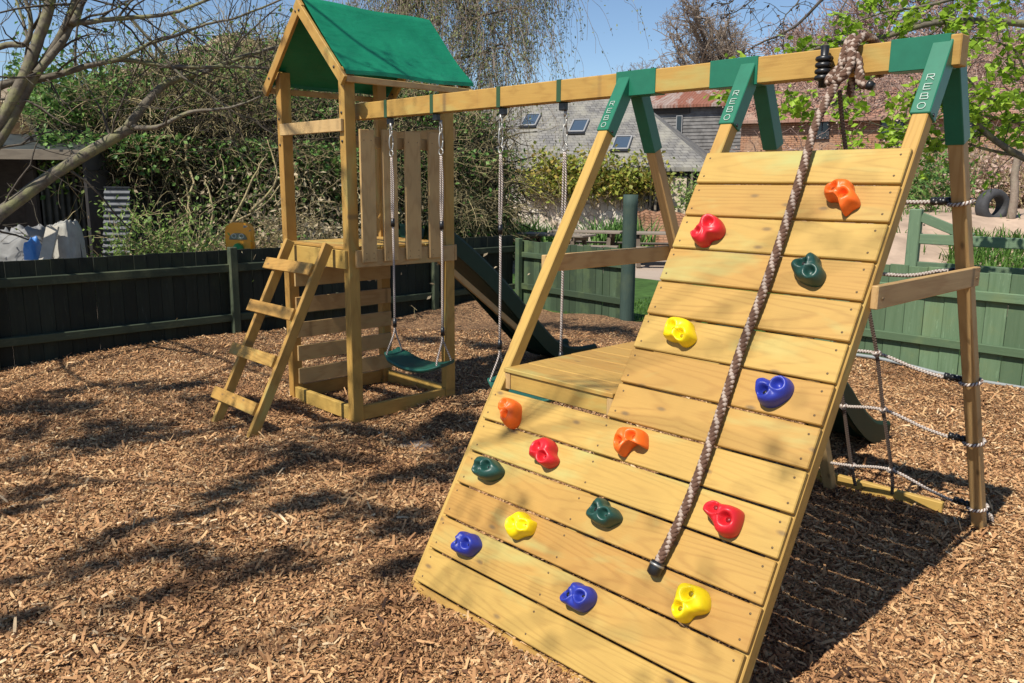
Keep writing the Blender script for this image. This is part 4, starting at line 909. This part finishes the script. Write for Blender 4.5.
def stonemat():
    t=NT('whitewashed_rubble');p=t.pos();v=t('ShaderNodeTexVoronoi',{'Vector':p,'Scale':4.2,'Randomness':1.},feature='F1');e=t('ShaderNodeTexVoronoi',{'Vector':p,'Scale':4.2,'Randomness':1.},feature='DISTANCE_TO_EDGE')
    hs=t('ShaderNodeSeparateColor',{'Color':v.outputs['Color']}).outputs[0];n=t.noise(p,1.4,4.,.6)
    c=t.ramp(hs,[(0,(.42,.37,.30)),(.5,(.56,.51,.43)),(1,(.66,.62,.54))]);c=t.mix(t.ramp(n,[(.45,(0,0,0)),(.65,(.8,.8,.8))]),c,(.48,.34,.24))
    c=t.mix(t.ramp(e.outputs[0],[(0,(1,1,1)),(.07,(0,0,0))]),c,(.25,.21,.17));t.bump(e.outputs[0],.6,.05);return t.fin(c,.9,.2)
STONE=stonemat()
def rustmat():
    t=NT('rusted_sheet');g=t.attr('gc').outputs['Vector'];a=t.noise(t.mapv(g,(1.1,.35,1)),1.,5.,.7,.6);b=t.noise(t.mapv(g,(6.,.5,1)),1.,4.,.7)
    c=t.ramp(a,[(.3,(.30,.13,.085)),(.46,(.25,.085,.05)),(.56,(.40,.34,.30)),(.68,(.22,.10,.07)),(.8,(.33,.2,.14))]);c=t.mix(t.math('MULTIPLY',b,.7),c,(.14,.075,.055))
    s=t('ShaderNodeSeparateXYZ',{0:g});t.bump(t.math('SINE',t.math('MULTIPLY',s.outputs[0],42.)),.6,.03);return t.fin(c,.8,.2)
RUST=rustmat()
CREAM=plain('cream_door_paint',(.50,.42,.31),.6,.3,0,.06,5)
GLASS=plain('window_glass',(.02,.025,.03),.08,.6)
SKYGLASS=plain('skylight_glass',(.05,.075,.11),.2,.5)
WHITEP=plain('grey_white_frame',(.26,.26,.26),.5)
FAR_GREY=plain('weathered_weatherboard',(.15,.145,.14),.85,.2,0,.4,3.,.3)
def quad_plane(mb,a,b,c,d,nu=2,nv=2,mat=0,gcs=1.,rnd=0.):
    """a,b along the foot, d,c along the head; gc is in metres along and up"""
    a,b,c,d=[np.asarray(x,float) for x in(a,b,c,d)];U=np.linspace(0,1,nu);Vv=np.linspace(0,1,nv);L=np.linalg.norm(b-a);H=np.linalg.norm(d-a)
    P=np.array([[(a*(1-u)+b*u)*(1-v)+(d*(1-u)+c*u)*v for v in Vv] for u in U]);G=np.array([[(u*L,v*H,0) for v in Vv] for u in U])
    n=np.cross(b-a,d-a);mb.grid(P,mat,rnd,False,G.reshape(-1,3),flip=(n@(CAM-a)<0)!=True)
def prism_building(mb_w,mb_r,A,B,eave,ridge,dep,over=.25,hipR=0.,hipL=0.,z0=-.1,thick=.12):
    d,o,l=frame2(A,B);up=np.array([0,0,1.])
    C=B-o*dep;Dd=A-o*dep
    for p,q in((A,B),(B,C),(C,Dd),(Dd,A)): quad_plane(mb_w,p+up*z0,q+up*z0,q+up*eave,p+up*eave)
    s=(ridge-eave)/(dep/2);ez=eave-s*over
    f0=A+o*over-d*over;f1=B+o*over+d*over;b0=Dd-o*over-d*over;b1=C-o*over+d*over
    r0=A-o*dep/2+d*(hipL-over*(hipL==0));r1=B-o*dep/2-d*(hipR-over*(hipR==0))
    for k,zz in((0,0.),(1,-thick)):
        f=up*(ez+zz);g=up*(ridge+zz)
        quad_plane(mb_r,f0+f,f1+f,r1+g,r0+g,9,5);quad_plane(mb_r,b1+f,b0+f,r0+g,r1+g)
        for p,q,r_ in((f1,b1,r1),(b0,f0,r0)): quad_plane(mb_r,p+f,q+f,r_+g+d*.001,r_+g-d*.001)
    for p,q in((f0,f1),(f1,b1),(b1,b0),(b0,f0)): quad_plane(mb_r,p+up*(ez-thick),q+up*(ez-thick),q+up*ez,p+up*ez)
    return d,o,l,s
# slate roofed stone cottage barn
A=at_z(425,27.6,0);B=at_z(703,24.6,0);t=thing('stone_outbuilding','pale stone outbuilding with grey slate roof and roof windows','outbuilding',tuple((A+B)/2))
w=MB();r=MB();EV,RG,DP=2.42,4.75,7.0
d,o,l,s=prism_building(w,r,A,B,EV,RG,DP,.3,3.0,0.);w.build('wall',STONE,t);r.build('roof',SLATE,t)
def on_roof(f,g): return A+d*l*f-o*(DP/2*g)+np.array([0,0,EV+(RG-EV)*g])
rn=nz(o*(RG-EV)+np.array([0,0,1.])*DP/2);rv=nz(-o*DP/2+np.array([0,0,RG-EV]))
def roof_px(x,y):
    q=RT*(x-512)/CF+UP*(341.5-y)/CF+FW;P0=on_roof(0,0);return CAM+q*(((P0-CAM)@rn)/(q@rn))
for x,y in((531,121),(579,127),(622,144),(470,116)):
    c=roof_px(x,y);fr=MB()
    for a,b,sx,sy in((-.30,0,.06,.95),(.30,0,.06,.95),(0,.45,.56,.06),(0,-.45,.56,.08)): fr.box(c+d*a*.85+rv*b*.85+rn*.04,[d,rv,rn],(sx*.85,sy*.85,.09),.01)
    f=fr.build('roof_window',WHITEP,t);m=MB();m.box(c+rn*.036,[d,rv,rn],(.47,.71,.03),.004);m.build('pane',SKYGLASS,f)
    m=MB();m.box(c-rv*.47+rn*.04,[d,rv,rn],(.62,.10,.06),.01);m.build('flashing',BLACKP,f)
def wall_x(px,A=A,d=d):   # distance along wall under picture column px
    q=RT*(px-512)/CF+FW;q=np.array([q[0],q[1]]);M=np.array([[d[0],-q[0]],[d[1],-q[1]]]);k=np.linalg.solve(M,CAM[:2]-A[:2]);return k[0]
def panel(name,x0,x1,z0,z1,m,dep=.06,off=.0,par=None):
    a,b=wall_x(x0),wall_x(x1);mb=MB();mb.box(A+d*(a+b)/2+o*(off+dep/2)+np.array([0,0,(z0+z1)/2]),[d,o,np.array([0,0,1.])],(b-a,dep,z1-z0),.01);return mb.build(name,m,par or t)
panel('timber_front',643,704,-.05,2.36,BLACKWOOD,.10)
dr=panel('door',657,680,.65,1.95,CREAM,.05,.11);
for x in(645,650,684,692,699): panel('post',x,x+2.2,-.05,2.2,OLDWOOD,.10,.16)
mb=MB();q=A+d*(wall_x(700))+o*.4;k=q+o*.0+d*1.6
for i in range(7): mb.box(q+d*(.1+i*.2)+np.array([0,0,.95]),[d,o,np.array([0,0,1.])],(.08,.03,1.3),.008)
mb.box(q+d*.7-o*.03+np.array([0,0,1.2]),[d,o,np.array([0,0,1.])],(1.5,.03,.09),.008)
mb.build('picket_fence',OLDWOOD,label='short grey picket fence beside the cream door',cat='fence')
# climber on the cottage wall
CLIMB=leafmat('climber_leaf',leafstops((.12,.17,.03),(.26,.32,.05),(.42,.43,.08),(.45,.31,.08),(.19,.26,.05)),.35)
ct=thing('climbing_plant','yellow green climbing plant covering the top of the pale stone wall','climber',tuple(A+d*l*.6+o*.3));S=MB();C=[]
for i in range(120):
    p=A+d*wall_x(random.uniform(525,652))+o*.15+np.array([0,0,random.uniform(.9,1.5)]);tp_=[]
    shoot(S,p,(d*RNG.normal(0,.3)+np.array([0,0,1.])+o*.08),random.uniform(.6,1.2),.02,1,tp_,-.02,.6,3,5,.2,.008);C+=tp_
S.build('stems',DEADV,ct);C=np.array(C);C=C[(C[:,2]>1.35)&(C[:,2]<2.6)];C=C[RNG.integers(0,len(C),4200)]+RNG.normal(0,.15,(4200,3))+o*.12;C[:,2]+=.2*RNG.random(len(C))
mb=MB();mb.leaves(C,.15,0,(0,1),.2,.7);mb.build('leaves',CLIMB,ct)
# low walls
def low_wall(name,label,x0,x1,D0,D1,h,m,th=.35,cap=None):
    a=at_z(x0,D0,0);b=at_z(x1,D1,0);dd,oo,ll=frame2(a,b);mb=MB()
    n=24;rows=[];P=[]
    for k in range(n+1): P.append(h+.05*fbm(k*.7,x0,1.))
    up=np.array([0,0,1.])
    for k in range(n):
        pa=a+dd*ll*k/n;pb=a+dd*ll*(k+1)/n
        quad_plane(mb,pa-up*.1,pb-up*.1,pb+up*P[k+1],pa+up*P[k]);quad_plane(mb,pa+up*P[k],pb+up*P[k+1],pb-oo*th+up*P[k+1],pa-oo*th+up*P[k]);quad_plane(mb,pb-oo*th-up*.1,pa-oo*th-up*.1,pa-oo*th+up*P[k],pb-oo*th+up*P[k+1])
    quad_plane(mb,b-up*.1,b-oo*th-up*.1,b-oo*th+up*P[-1],b+up*P[-1]);quad_plane(mb,a-oo*th-up*.1,a-up*.1,a+up*P[0],a-oo*th+up*P[0])
    return mb.build(name,m,label=label,cat='wall'),a,b,dd,oo,ll
PINKST=plain('pinkish_render',(.48,.34,.23),.9,.2,0,.18,3.,.3)
_,a,b,dd,oo,ll=low_wall('garden_wall','low pinkish garden wall topped with dry creeper stems',380,513,20.5,20.5,.98,PINKST)
mb=MB()
for i in range(160):
    p=a+dd*ll*random.random()-oo*.1+np.array([0,0,1.0]);shoot(mb,p,oo*abs(RNG.normal(.3,.3))+dd*RNG.normal(0,.8)+np.array([0,0,.15]),random.uniform(.4,1.1),.018,1,None,.25,.6,2,6,.25,.006)
mb.build('wall_creeper',DEADV,label='dry brown creeper trailing over the pinkish garden wall',cat='creeper')
low_wall('brick_wall','low weathered brick wall before the cream door',636,760,22.6,21.8,.98,BRICK)
FERN=leafmat('fern_leaf',leafstops((.05,.11,.025),(.11,.23,.05),(.2,.34,.09)),.35)
for i,(x,D,h,lab) in enumerate(((512,19.6,.85,'tall pale green plant clump at the foot of the stone wall'),(536,19.4,.7,'smaller green plant clump left of the picnic tables'),(618,19.8,.85,'bright green fern clump left of the round post'))):
    c=at_z(x,D,0);mb=MB();n=420;P=c+np.stack([RNG.normal(0,.4,n),RNG.normal(0,.4,n),np.zeros(n)],-1);blades(mb,P,h,.55,.028);mb.build('fern_clump' if i==2 else 'plant_clump',FERN,label=lab,cat='plant')
for x,y,D,ht,lab in((690,196,21.4,1.5,'shrub on top of the brick wall'),):
    shrub('shrub','green shrub growing behind the low brick wall','shrub',700,23.2,1.75,.7,SHRUB,900,.11,.7,DEADV,.2,None,.16)
# picnic tables
TABLE=wood('dark_table_timber',(.10,.075,.055),(.06,.045,.035),(.09,.06,.04),.1,False,.8)
TABLETOP=wood('grey_table_timber',(.24,.2,.16),(.15,.12,.10),(.2,.16,.12),.1,False,.8)
def picnic(px,D,rz,label):
    c=at_z(px,D,-.08);t=thing('picnic_table',label,'picnic table',tuple(c),'picnic tables before the stone wall',rz)
    mb=MB()
    for i in range(5): mb.wbox(-.8,.8,-.36+i*.146,-.36+i*.146+.135,.70,.74,.005)
    mb.build('tabletop',TABLETOP,t,local=True)
    for s in(-1,1):
        mb=MB()
        for k in(0,1): mb.wbox(-.8,.8,s*.62-.14+k*.145,s*.62-.14+k*.145+.135,.42,.455,.005)
        mb.build('bench',TABLETOP,t,local=True)
        mb=MB();x=s*.55
        for q in(-1,1): mb.beam((x,q*.62,0),(x,q*.22,.70),.045,.09,(1,0,0))
        mb.wbox(x+.024,x+.066,-.75,.75,.34,.42,.005);mb.wbox(x+.024,x+.066,-.35,.35,.62,.70,.005);mb.build('leg_frame',TABLE,t,local=True)
picnic(588,18.4,.55,'dark picnic table left of the round post');picnic(664,18.0,.75,'dark picnic table right of the round post');picnic(556,17.2,.3,'picnic table partly hidden by the leaning leg')
# dark weatherboard barn with rusty roof
A2=at_z(520,41,0);B2=at_z(752,36,0);t=thing('weatherboard_barn','grey black weatherboard barn with rusty red roof','barn',tuple((A2+B2)/2))
w=MB();r=MB();d2,o2,l2,_=prism_building(w,r,A2,B2,5.35,6.55,7.,.35);w.build('wall',FAR_GREY,t);r.build('roof',RUST,t)
mb=MB();up=np.array([0,0,1.])
for i in range(34): mb.box((A2+B2)/2+o2*.03+up*(.1+i*.155),[d2,nz(o2+up*.2),nz(up-o2*.2)],(l2,.03,.16),.004)
mb.build('weatherboards',FAR_GREY,t)
def wx2(px):
    q=RT*(px-512)/CF+FW;return np.linalg.solve(np.array([[d2[0],-q[0]],[d2[1],-q[1]]]),CAM[:2]-A2[:2])[0]
for x0,x1,z0,z1 in((667,673,3.9,4.8),):
    mb=MB();s0,s1=wx2(x0),wx2(x1);mb.box(A2+d2*(s0+s1)/2+o2*.08+up*(z0+z1)/2,[d2,o2,up],(s1-s0,.06,z1-z0),.01);f=mb.build('window',WHITEP,t)
    mb=MB();mb.box(A2+d2*(s0+s1)/2+o2*.10+up*(z0+z1)/2,[d2,o2,up],(s1-s0-.08,.05,z1-z0-.08),.01);mb.build('pane',GLASS,f)
mb=MB();mb.box(A2+d2*wx2(660)+o2*.09+up*5.0,[d2,o2,up],(1.9,.06,.25),.01);mb.build('dark_opening',BLACKWOOD,t)
# brick barn with creeper on the right
A3=at_z(738,33.5,0);B3=at_z(1330,25.5,0);t=thing('brick_barn','long red brick barn with tiled roof overgrown by dry creeper','barn',tuple((A3+B3)/2))
w=MB();r=MB();E3,R3,D3=4.45,7.5,11.;d3,o3,l3,_=prism_building(w,r,A3,B3,E3,R3,D3,.35);w.build('wall',BRICK,t);r.build('roof',REDTILE,t)
def wx3(px):
    q=RT*(px-512)/CF+FW;return np.linalg.solve(np.array([[d3[0],-q[0]],[d3[1],-q[1]]]),CAM[:2]-A3[:2])[0]
for x0,x1 in((799,813),(861,884),(942,956)):
    s0,s1=wx3(x0),wx3(x1);zz=3.85;fr=MB();cc=A3+d3*(s0+s1)/2+o3*.05+up*zz;ww=s1-s0
    fr.box(cc,[d3,o3,up],(ww,.08,.72),.01,0);f=fr.build('window',plain('dark_window_frame',(.05,.05,.055),.6),t)
    m=MB();nn=2 if ww<.6 else 3
    for k in range(nn): m.box(cc+d3*((k+.5)/nn-.5)*(ww-.06)+o3*.03,[d3,o3,up],((ww-.06)/nn-.04,.04,.62),.005)
    m.build('pane',GLASS,f)
ROOFV=leafmat('barn_creeper_leaf',leafstops((.22,.135,.10),(.34,.215,.165),(.43,.30,.235),(.50,.39,.32),(.36,.19,.135)),.2,.8)
PINKTWIG=bark('pinkish_twig',(.24,.155,.125),(.40,.29,.245),(.36,.27,.22),.4)
ct=thing('barn_creeper','dry pinkish brown creeper covering the brick barn and its roof','creeper',tuple((A3+B3)/2+o3*.3));S=MB();C=[];n3=0
while n3<1500:
    f=random.random()
    if random.random()<.72: 
        g=random.random();p=A3+d3*l3*f-o3*(D3/2*g-.25)+up*(E3+(R3-E3)*g+.18);n_=nz(o3*.7+up)
    else: p=A3+d3*l3*f+o3*.15+up*random.uniform(.2,3.1);n_=o3
    tp_=[];shoot(S,p+n_*.1,d3*RNG.normal(0,.8)+up*RNG.normal(0,.5)+n_*.25,random.uniform(.6,1.8),.02,1,tp_,.03,.7,2,5,.3,.007);C+=tp_;n3+=1
S.build('stems',PINKTWIG,ct);C=np.array(C);n=22000;C=C[RNG.integers(0,len(C),n)]+RNG.normal(0,.20,(n,3))
mb=MB();mb.leaves(C,.10,0,(0,1),.3,.6);mb.build('dry_leaves',ROOFV,ct)
def bankz(x,D):
    return -.1+1.25*np.clip((D-11.8)/4.2,0,1)**1.2*np.clip((x-790)/90,0,1)*(1 if np.isscalar(D) else 1)+.03*np.sin(x*.07+D)
rows=[[at_z(x,D,float(bankz(x,D))) for D in np.linspace(11.,30,40)] for x in np.linspace(770,1500,60)]
mb=MB();mb.grid(rows,0,0,True);mb.build('bank_ground',plain('sandy_bank',(.38,.28,.205),.9,.2,0,.3,1.4,.4),kind='structure')
# bank of dry growth under the barn wall and things beside the gate
bk=thing('dry_hedge','straggling brown hedge of dry stems along the foot of the brick barn','hedge',tuple(at_z(880,25,0)));S=MB();C=[]
for i in range(850):
    x=random.uniform(735,1110);D=np.interp(x,(735,1110),(29.5,21.5))+RNG.normal(0,.7);tp_=[]
    shoot(S,at_z(x,D,float(bankz(x,D))),RNG.normal(0,.35,3)+up,random.uniform(.7,1.7),.02,1,tp_,.05,.7,3,6,.22,.007);C+=tp_
S.build('stems',DEADV,bk);C=np.array(C);n=16000;C=C[RNG.integers(0,len(C),n)]+RNG.normal(0,.22,(n,3))
mb=MB();mb.leaves(C,.14,0,(0,1),.2,.6);mb.build('dry_leaves',ROOFV,bk)
shrub('shrub','dark green shrub standing beyond the field gate post','shrub',940,17.6,2.3,.6,IVY,1300,.11,.9,DEADV,.2,None,.16)
shrub('shrub','x','shrub',906,19.5,1.9,.5,SHRUB,500,.10,1.1,DEADV,.2,None,.15)['label']='low green shrub left of the field gate post'
n=2600;mb=MB();P=[]
for i in range(n):
    x=random.uniform(955,1120);D=random.uniform(12.2,15.0);P.append(at_z(x,D,bankz(x,D)-.02))
blades(mb,np.array(P),.24,.9,.014)
P2=[at_z(x,D,float(bankz(x,D))-.01) for x,D in zip(RNG.uniform(860,1400,900),RNG.uniform(12.5,20,900)) if (fbm(x*.03,D*.9,1.)>.1)]
blades(mb,np.array(P2),.2,.8,.012)
mb.build('tall_grass',GRASS,label='strip of tall bright grass beyond the gate',cat='grass',kind='stuff')
# old tyre and ivy stump
c=at_z(995,16.3,float(bankz(995,16.3))+.20);rr=np.array([RT[0],RT[1],0]);rr/=np.linalg.norm(rr);an=np.linspace(0,2*PI,41)[:-1];fw=np.array([-rr[1],rr[0],0]);ax_=nz(-fw+rr*.25);al=nz(np.cross(up,ax_))
rows=[]
for a in np.append(an,0.):
    rad=al*math.cos(a)+up*math.sin(a);row=[]
    for y,rr_ in((-.13,.23),(-.15,.27),(-.155,.33),(-.13,.39),(-.08,.415),(0,.42),(.08,.415),(.13,.39),(.155,.33),(.15,.27),(.13,.23),(-.13,.23)): row.append(c+ax_*y*.85+rad*.82*(rr_+(.008 if int(a*30)%2 else 0)*(rr_>.4)))
    rows.append(row)
mb=MB();mb.grid(rows,0,0,True);mb.build('old_tyre',plain('perished_rubber',(.05,.05,.053),.75,.3,0,.2,12),label='old grey black tyre standing upright beside a pale stump',cat='tyre')
b=at_z(1015,16.,bankz(1015,16.)-.05);t=thing('tree_stump','pale ivy stripped tree stump beside the old tyre','stump',tuple(b))
mb=MB();limb(mb,[b,b+np.array([.02,0,.4]),b+np.array([-.03,.02,.95]),b+np.array([.02,0,1.45])],.085,.06,10,None,.006);limb(mb,[b+np.array([-.02,.02,1.0]),b+rr*.2+up*1.35,b+rr*.3+up*1.7],.05,.03,8);mb.build('trunk',TWIGFAR,t)
# ------------------------------------------------------------------ trees beyond
BRIGHT=leafmat('bright_spring_leaf',leafstops((.17,.30,.02),(.30,.47,.04),(.42,.58,.075)),.45,.45)
def maple():
    base=at(1230,330,8.6);base[2]=-.1;top=at(1175,150,8.5);t=thing('spring_tree','tree with bright green young leaves reaching in from the right','tree',tuple(base))
    mb=MB();limb(mb,[base,(base+top)/2+np.array([.05,0,0]),top],.2,.13,12);mb.build('trunk',BARK,t)
    L=[(pl((8.5,7.6),(1175,150),(1090,178),(1024,157),(985,131),(958,100),(930,92),(905,95)),.05,.010),(pl((8.5,7.8),(1175,90),(1090,40),(1024,24),(945,22),(880,38),(830,44),(785,62),(742,70)),.05,.006),
       (pl((8.5,7.4),(1175,110),(1090,110),(1024,97),(990,98),(962,72)),.03,.008),(pl((8.5,7.9),(1175,60),(1080,-10),(1000,-12),(930,2),(880,10),(846,22)),.03,.006),
       (pl((8.4,7.7),(1024,157),(990,150),(955,140),(920,138),(880,150)),.018,.006),(pl((8.4,7.8),(1090,110),(1030,122),(1000,118),(965,112)),.02,.006),(pl((8.4,7.8),(945,22),(900,60),(860,86),(820,110),(790,100)),.012,.004),
       (pl((8.4,7.8),(1090,178),(1050,150),(1020,60),(1000,45),(975,40)),.02,.005),(pl((8.4,7.8),(958,100),(930,120),(900,128),(868,120)),.012,.004)]
    mb=MB();S=MB();C=[]
    for P,a,b in L:
        Q,R=limb(mb,P,a,b,8,None,.004)
        for k in range(len(Q)//3,len(Q)):
            for _ in range(1):
                tp=[];shoot(S,Q[k],nz(Q[k]-Q[k-1])*.6+RNG.normal(0,.6,3),random.uniform(.14,.34),min(R[k]*.5,.007),1,tp,.04,.6,2,4,.2,.0028);C+=tp[1:]
    mb.build('limb',BARK,t);S.build('twigs',TWIG,t);C=np.array(C)
    cl=C[RNG.integers(0,len(C),int(len(C)*.55))];C=np.repeat(cl,3,0)+RNG.normal(0,.045,(len(cl)*3,3));mb=MB();mb.leaves(C,.078,0,(0,1),.6,.8);mb.build('crown',BRIGHT,t)
maple()
def bare_branch_top():
    t=thing('budding_tree','dark budding twigs of a tree hanging in from above the field gate','tree',tuple(at_z(1330,10,-.1)))
    b=at_z(1330,10,-.1);top=at(1250,-260,9.6)
    mb=MB();limb(mb,[b,(b+top)/2,top],.2,.1,10);mb.build('trunk',BARK,t)
    L=[pl((9.6,9.0),(1250,-260),(1050,-150),(900,-60),(835,-10),(800,24),(778,36),(752,48),(728,62)),pl((9.1,9.0),(880,-50),(810,-20),(797,5),(785,22),(782,50)),pl((9.2,9.0),(900,-60),(790,-30),(760,-5),(735,14),(718,20)),pl((9.2,9.0),(880,-50),(840,10),(832,40)),pl((9.2,9.1),(790,-30),(745,-10),(728,4),(712,6))]
    mb=MB();S=MB();C=[]
    for i,P in enumerate(L):
        Q,R=limb(mb,P,.03 if i==0 else .012,.0045,6,None,.006)
        for k in range(len(Q)//2,len(Q)):
            if random.random()<.55:
                tp=[];shoot(S,Q[k],nz(Q[k]-Q[k-1])*.5+RNG.normal(0,.6,3),random.uniform(.1,.35),.005,1,tp,.08,.6,2,4,.2,.003);C+=tp
    mb.build('limb',TWIG,t);S.build('twigs',TWIG,t);mb=MB();C=np.array(C);mb.leaves(C[::4]+RNG.normal(0,.02,C[::4].shape),.05,0,(0,1),0,.5,1.);mb.build('foliage',leafmat('dark_bud',leafstops((.05,.035,.03),(.12,.08,.05)),.2),t)
bare_branch_top()
def weeping():
    b=at_z(392,19.5,-.1);t=thing('weeping_tree','tree with drooping grey green twigs rising behind the green roof','tree',tuple(b))
    top=at(405,-60,19.5);mb=MB();limb(mb,[b,(b+top)/2+np.array([.05,0,0]),top],.2,.12,10);mb.build('trunk',TWIG,t)
    S=MB();C=[];M=MB()
    starts=[]
    for P in (pl(19.5,(400,20),(440,-15),(480,-20),(540,-25)),pl(19.3,(400,0),(380,-20),(340,-30)),pl(19.2,(403,-30),(490,-50),(525,-60),(560,-40)),pl(19.,(440,-15),(480,15),(525,8)),pl(19.4,(402,-40),(470,-5),(512,60)),pl(19.2,(400,60),(470,55),(500,40)),pl(19.6,(403,-40),(450,-60),(490,-30))):
        Q,R=limb(M,P,.05,.012,6,None,.03);starts+=list(Q)
    for i in range(520):
        p=random.choice(starts);tp=[];shoot(S,p,RNG.normal(0,.8,3)+np.array([0,0,.1]),random.uniform(.8,2.6),.009,1,tp,.36,.5,3,8,.16,.004);C+=tp
    M.build('limb',TWIG,t);S.build('twigs',TWIGFAR,t);C=np.array(C);n=21000;C=C[RNG.integers(0,len(C),n)]+RNG.normal(0,.07,(n,3));mb=MB();mb.leaves(C,.075,0,(0,1),0,.4,1.2);mb.build('crown',leafmat('grey_green_catkin',leafstops((.12,.13,.07),(.20,.23,.10),(.30,.34,.12),(.18,.17,.1)),.3),t)
weeping()
def far_tree(px,D,ztop,hw,label,n=26,fork=.3,dens=1.,tm=None):
    tm=tm or TWIGFAR
    b=at_z(px,D,-.1);t=thing('bare_tree',label,'tree',tuple(b));mb=MB();S=MB();H=ztop
    tr,_=limb(mb,[b,b+np.array([.1,0,H*fork]),b+np.array([0,.1,H*.62]),b+np.array([.15,0,H*.9])],H*.028,H*.006,8,None,.02);mb.build('trunk',tm,t)
    M=MB();rr=np.array([RT[0],RT[1],0])
    for i in range(n):
        k=int(len(tr)*random.uniform(fork*.75,.92));a=random.uniform(0,2*PI);hfrac=k/len(tr)
        d=np.array([math.cos(a),math.sin(a),random.uniform(.55,1.3)]);L=hw*random.uniform(.7,1.05)*(1.15-.55*abs(hfrac-.5))
        P=[tr[k]];q=tr[k];d=nz(d)
        for j in range(5): d=nz(d+RNG.normal(0,.13,3)+np.array([0,0,.05]));q=q+d*L/5;P.append(q)
        Q,R=limb(M,P,H*.010,H*.0028,5)
        for _ in range(int(14*dens)):
            kk=random.randint(len(Q)//4,len(Q)-1);shoot(S,Q[kk],nz(Q[kk]-Q[kk-1])*.7+RNG.normal(0,.55,3)+np.array([0,0,.15]),L*random.uniform(.22,.45),H*.0030,2,None,-.02,.55,3,4,.16,H*.0011)
    M.build('limb',tm,t);S.build('twigs',tm,t)
far_tree(696,62,14.2,4.0,'large round bare tree behind the rusty roofed barn',34,.32,1.2)
far_tree(626,70,10.4,2.9,'pale bare tree left of the large round one',22,.3,.9)
far_tree(806,50,11.4,3.7,'pinkish bare tree above the left end of the barn roof',24,.3,1.,PINKTWIG)
far_tree(872,47,12.6,4.8,'pinkish bare tree above the barn roof behind the rope knot',26,.3,1.,PINKTWIG)
far_tree(950,45,12.2,4.8,'pinkish bare tree above the barn roof behind the end bracket',26,.3,1.,PINKTWIG)
far_tree(1035,44,13.0,5.,'pinkish bare tree above the barn roof at the edge of the picture',22,.3,1.,PINKTWIG)
far_tree(560,80,9.,4.5,'low bare tree far off beside the drooping twigs',14,.3,.7)
# ------------------------------------------------------------------ light
w=bpy.data.worlds.new('World');scene.world=w;w.use_nodes=True;nt=w.node_tree
sun_dir=nz((.025,-.615,.787));el=math.asin(sun_dir[2]);az=math.atan2(sun_dir[0],sun_dir[1])
sky=nt.nodes.new('ShaderNodeTexSky');sky.sky_type='NISHITA';sky.sun_disc=False;sky.sun_elevation=el;sky.sun_rotation=az
sky.air_density=1.;sky.dust_density=0.;sky.ozone_density=3.5;sky.altitude=700
nt.links.new(sky.outputs[0],nt.nodes['Background'].inputs[0]);nt.nodes['Background'].inputs[1].default_value=.09
sd_=bpy.data.lights.new('sun','SUN');sd_.energy=4.9;sd_.angle=math.radians(.5);sd_.color=(1.,.94,.84);so_=bpy.data.objects.new('sun',sd_);col.objects.link(so_)
so_.rotation_euler=Vector(sun_dir).to_track_quat('Z','Y').to_euler()
vs=scene.view_settings;vs.view_transform='Standard';vs.look='None';vs.exposure=.46;vs.gamma=1.;vs.use_curve_mapping=False
scene.cycles.max_bounces=6;scene.cycles.transparent_max_bounces=4;scene.cycles.use_denoising=True
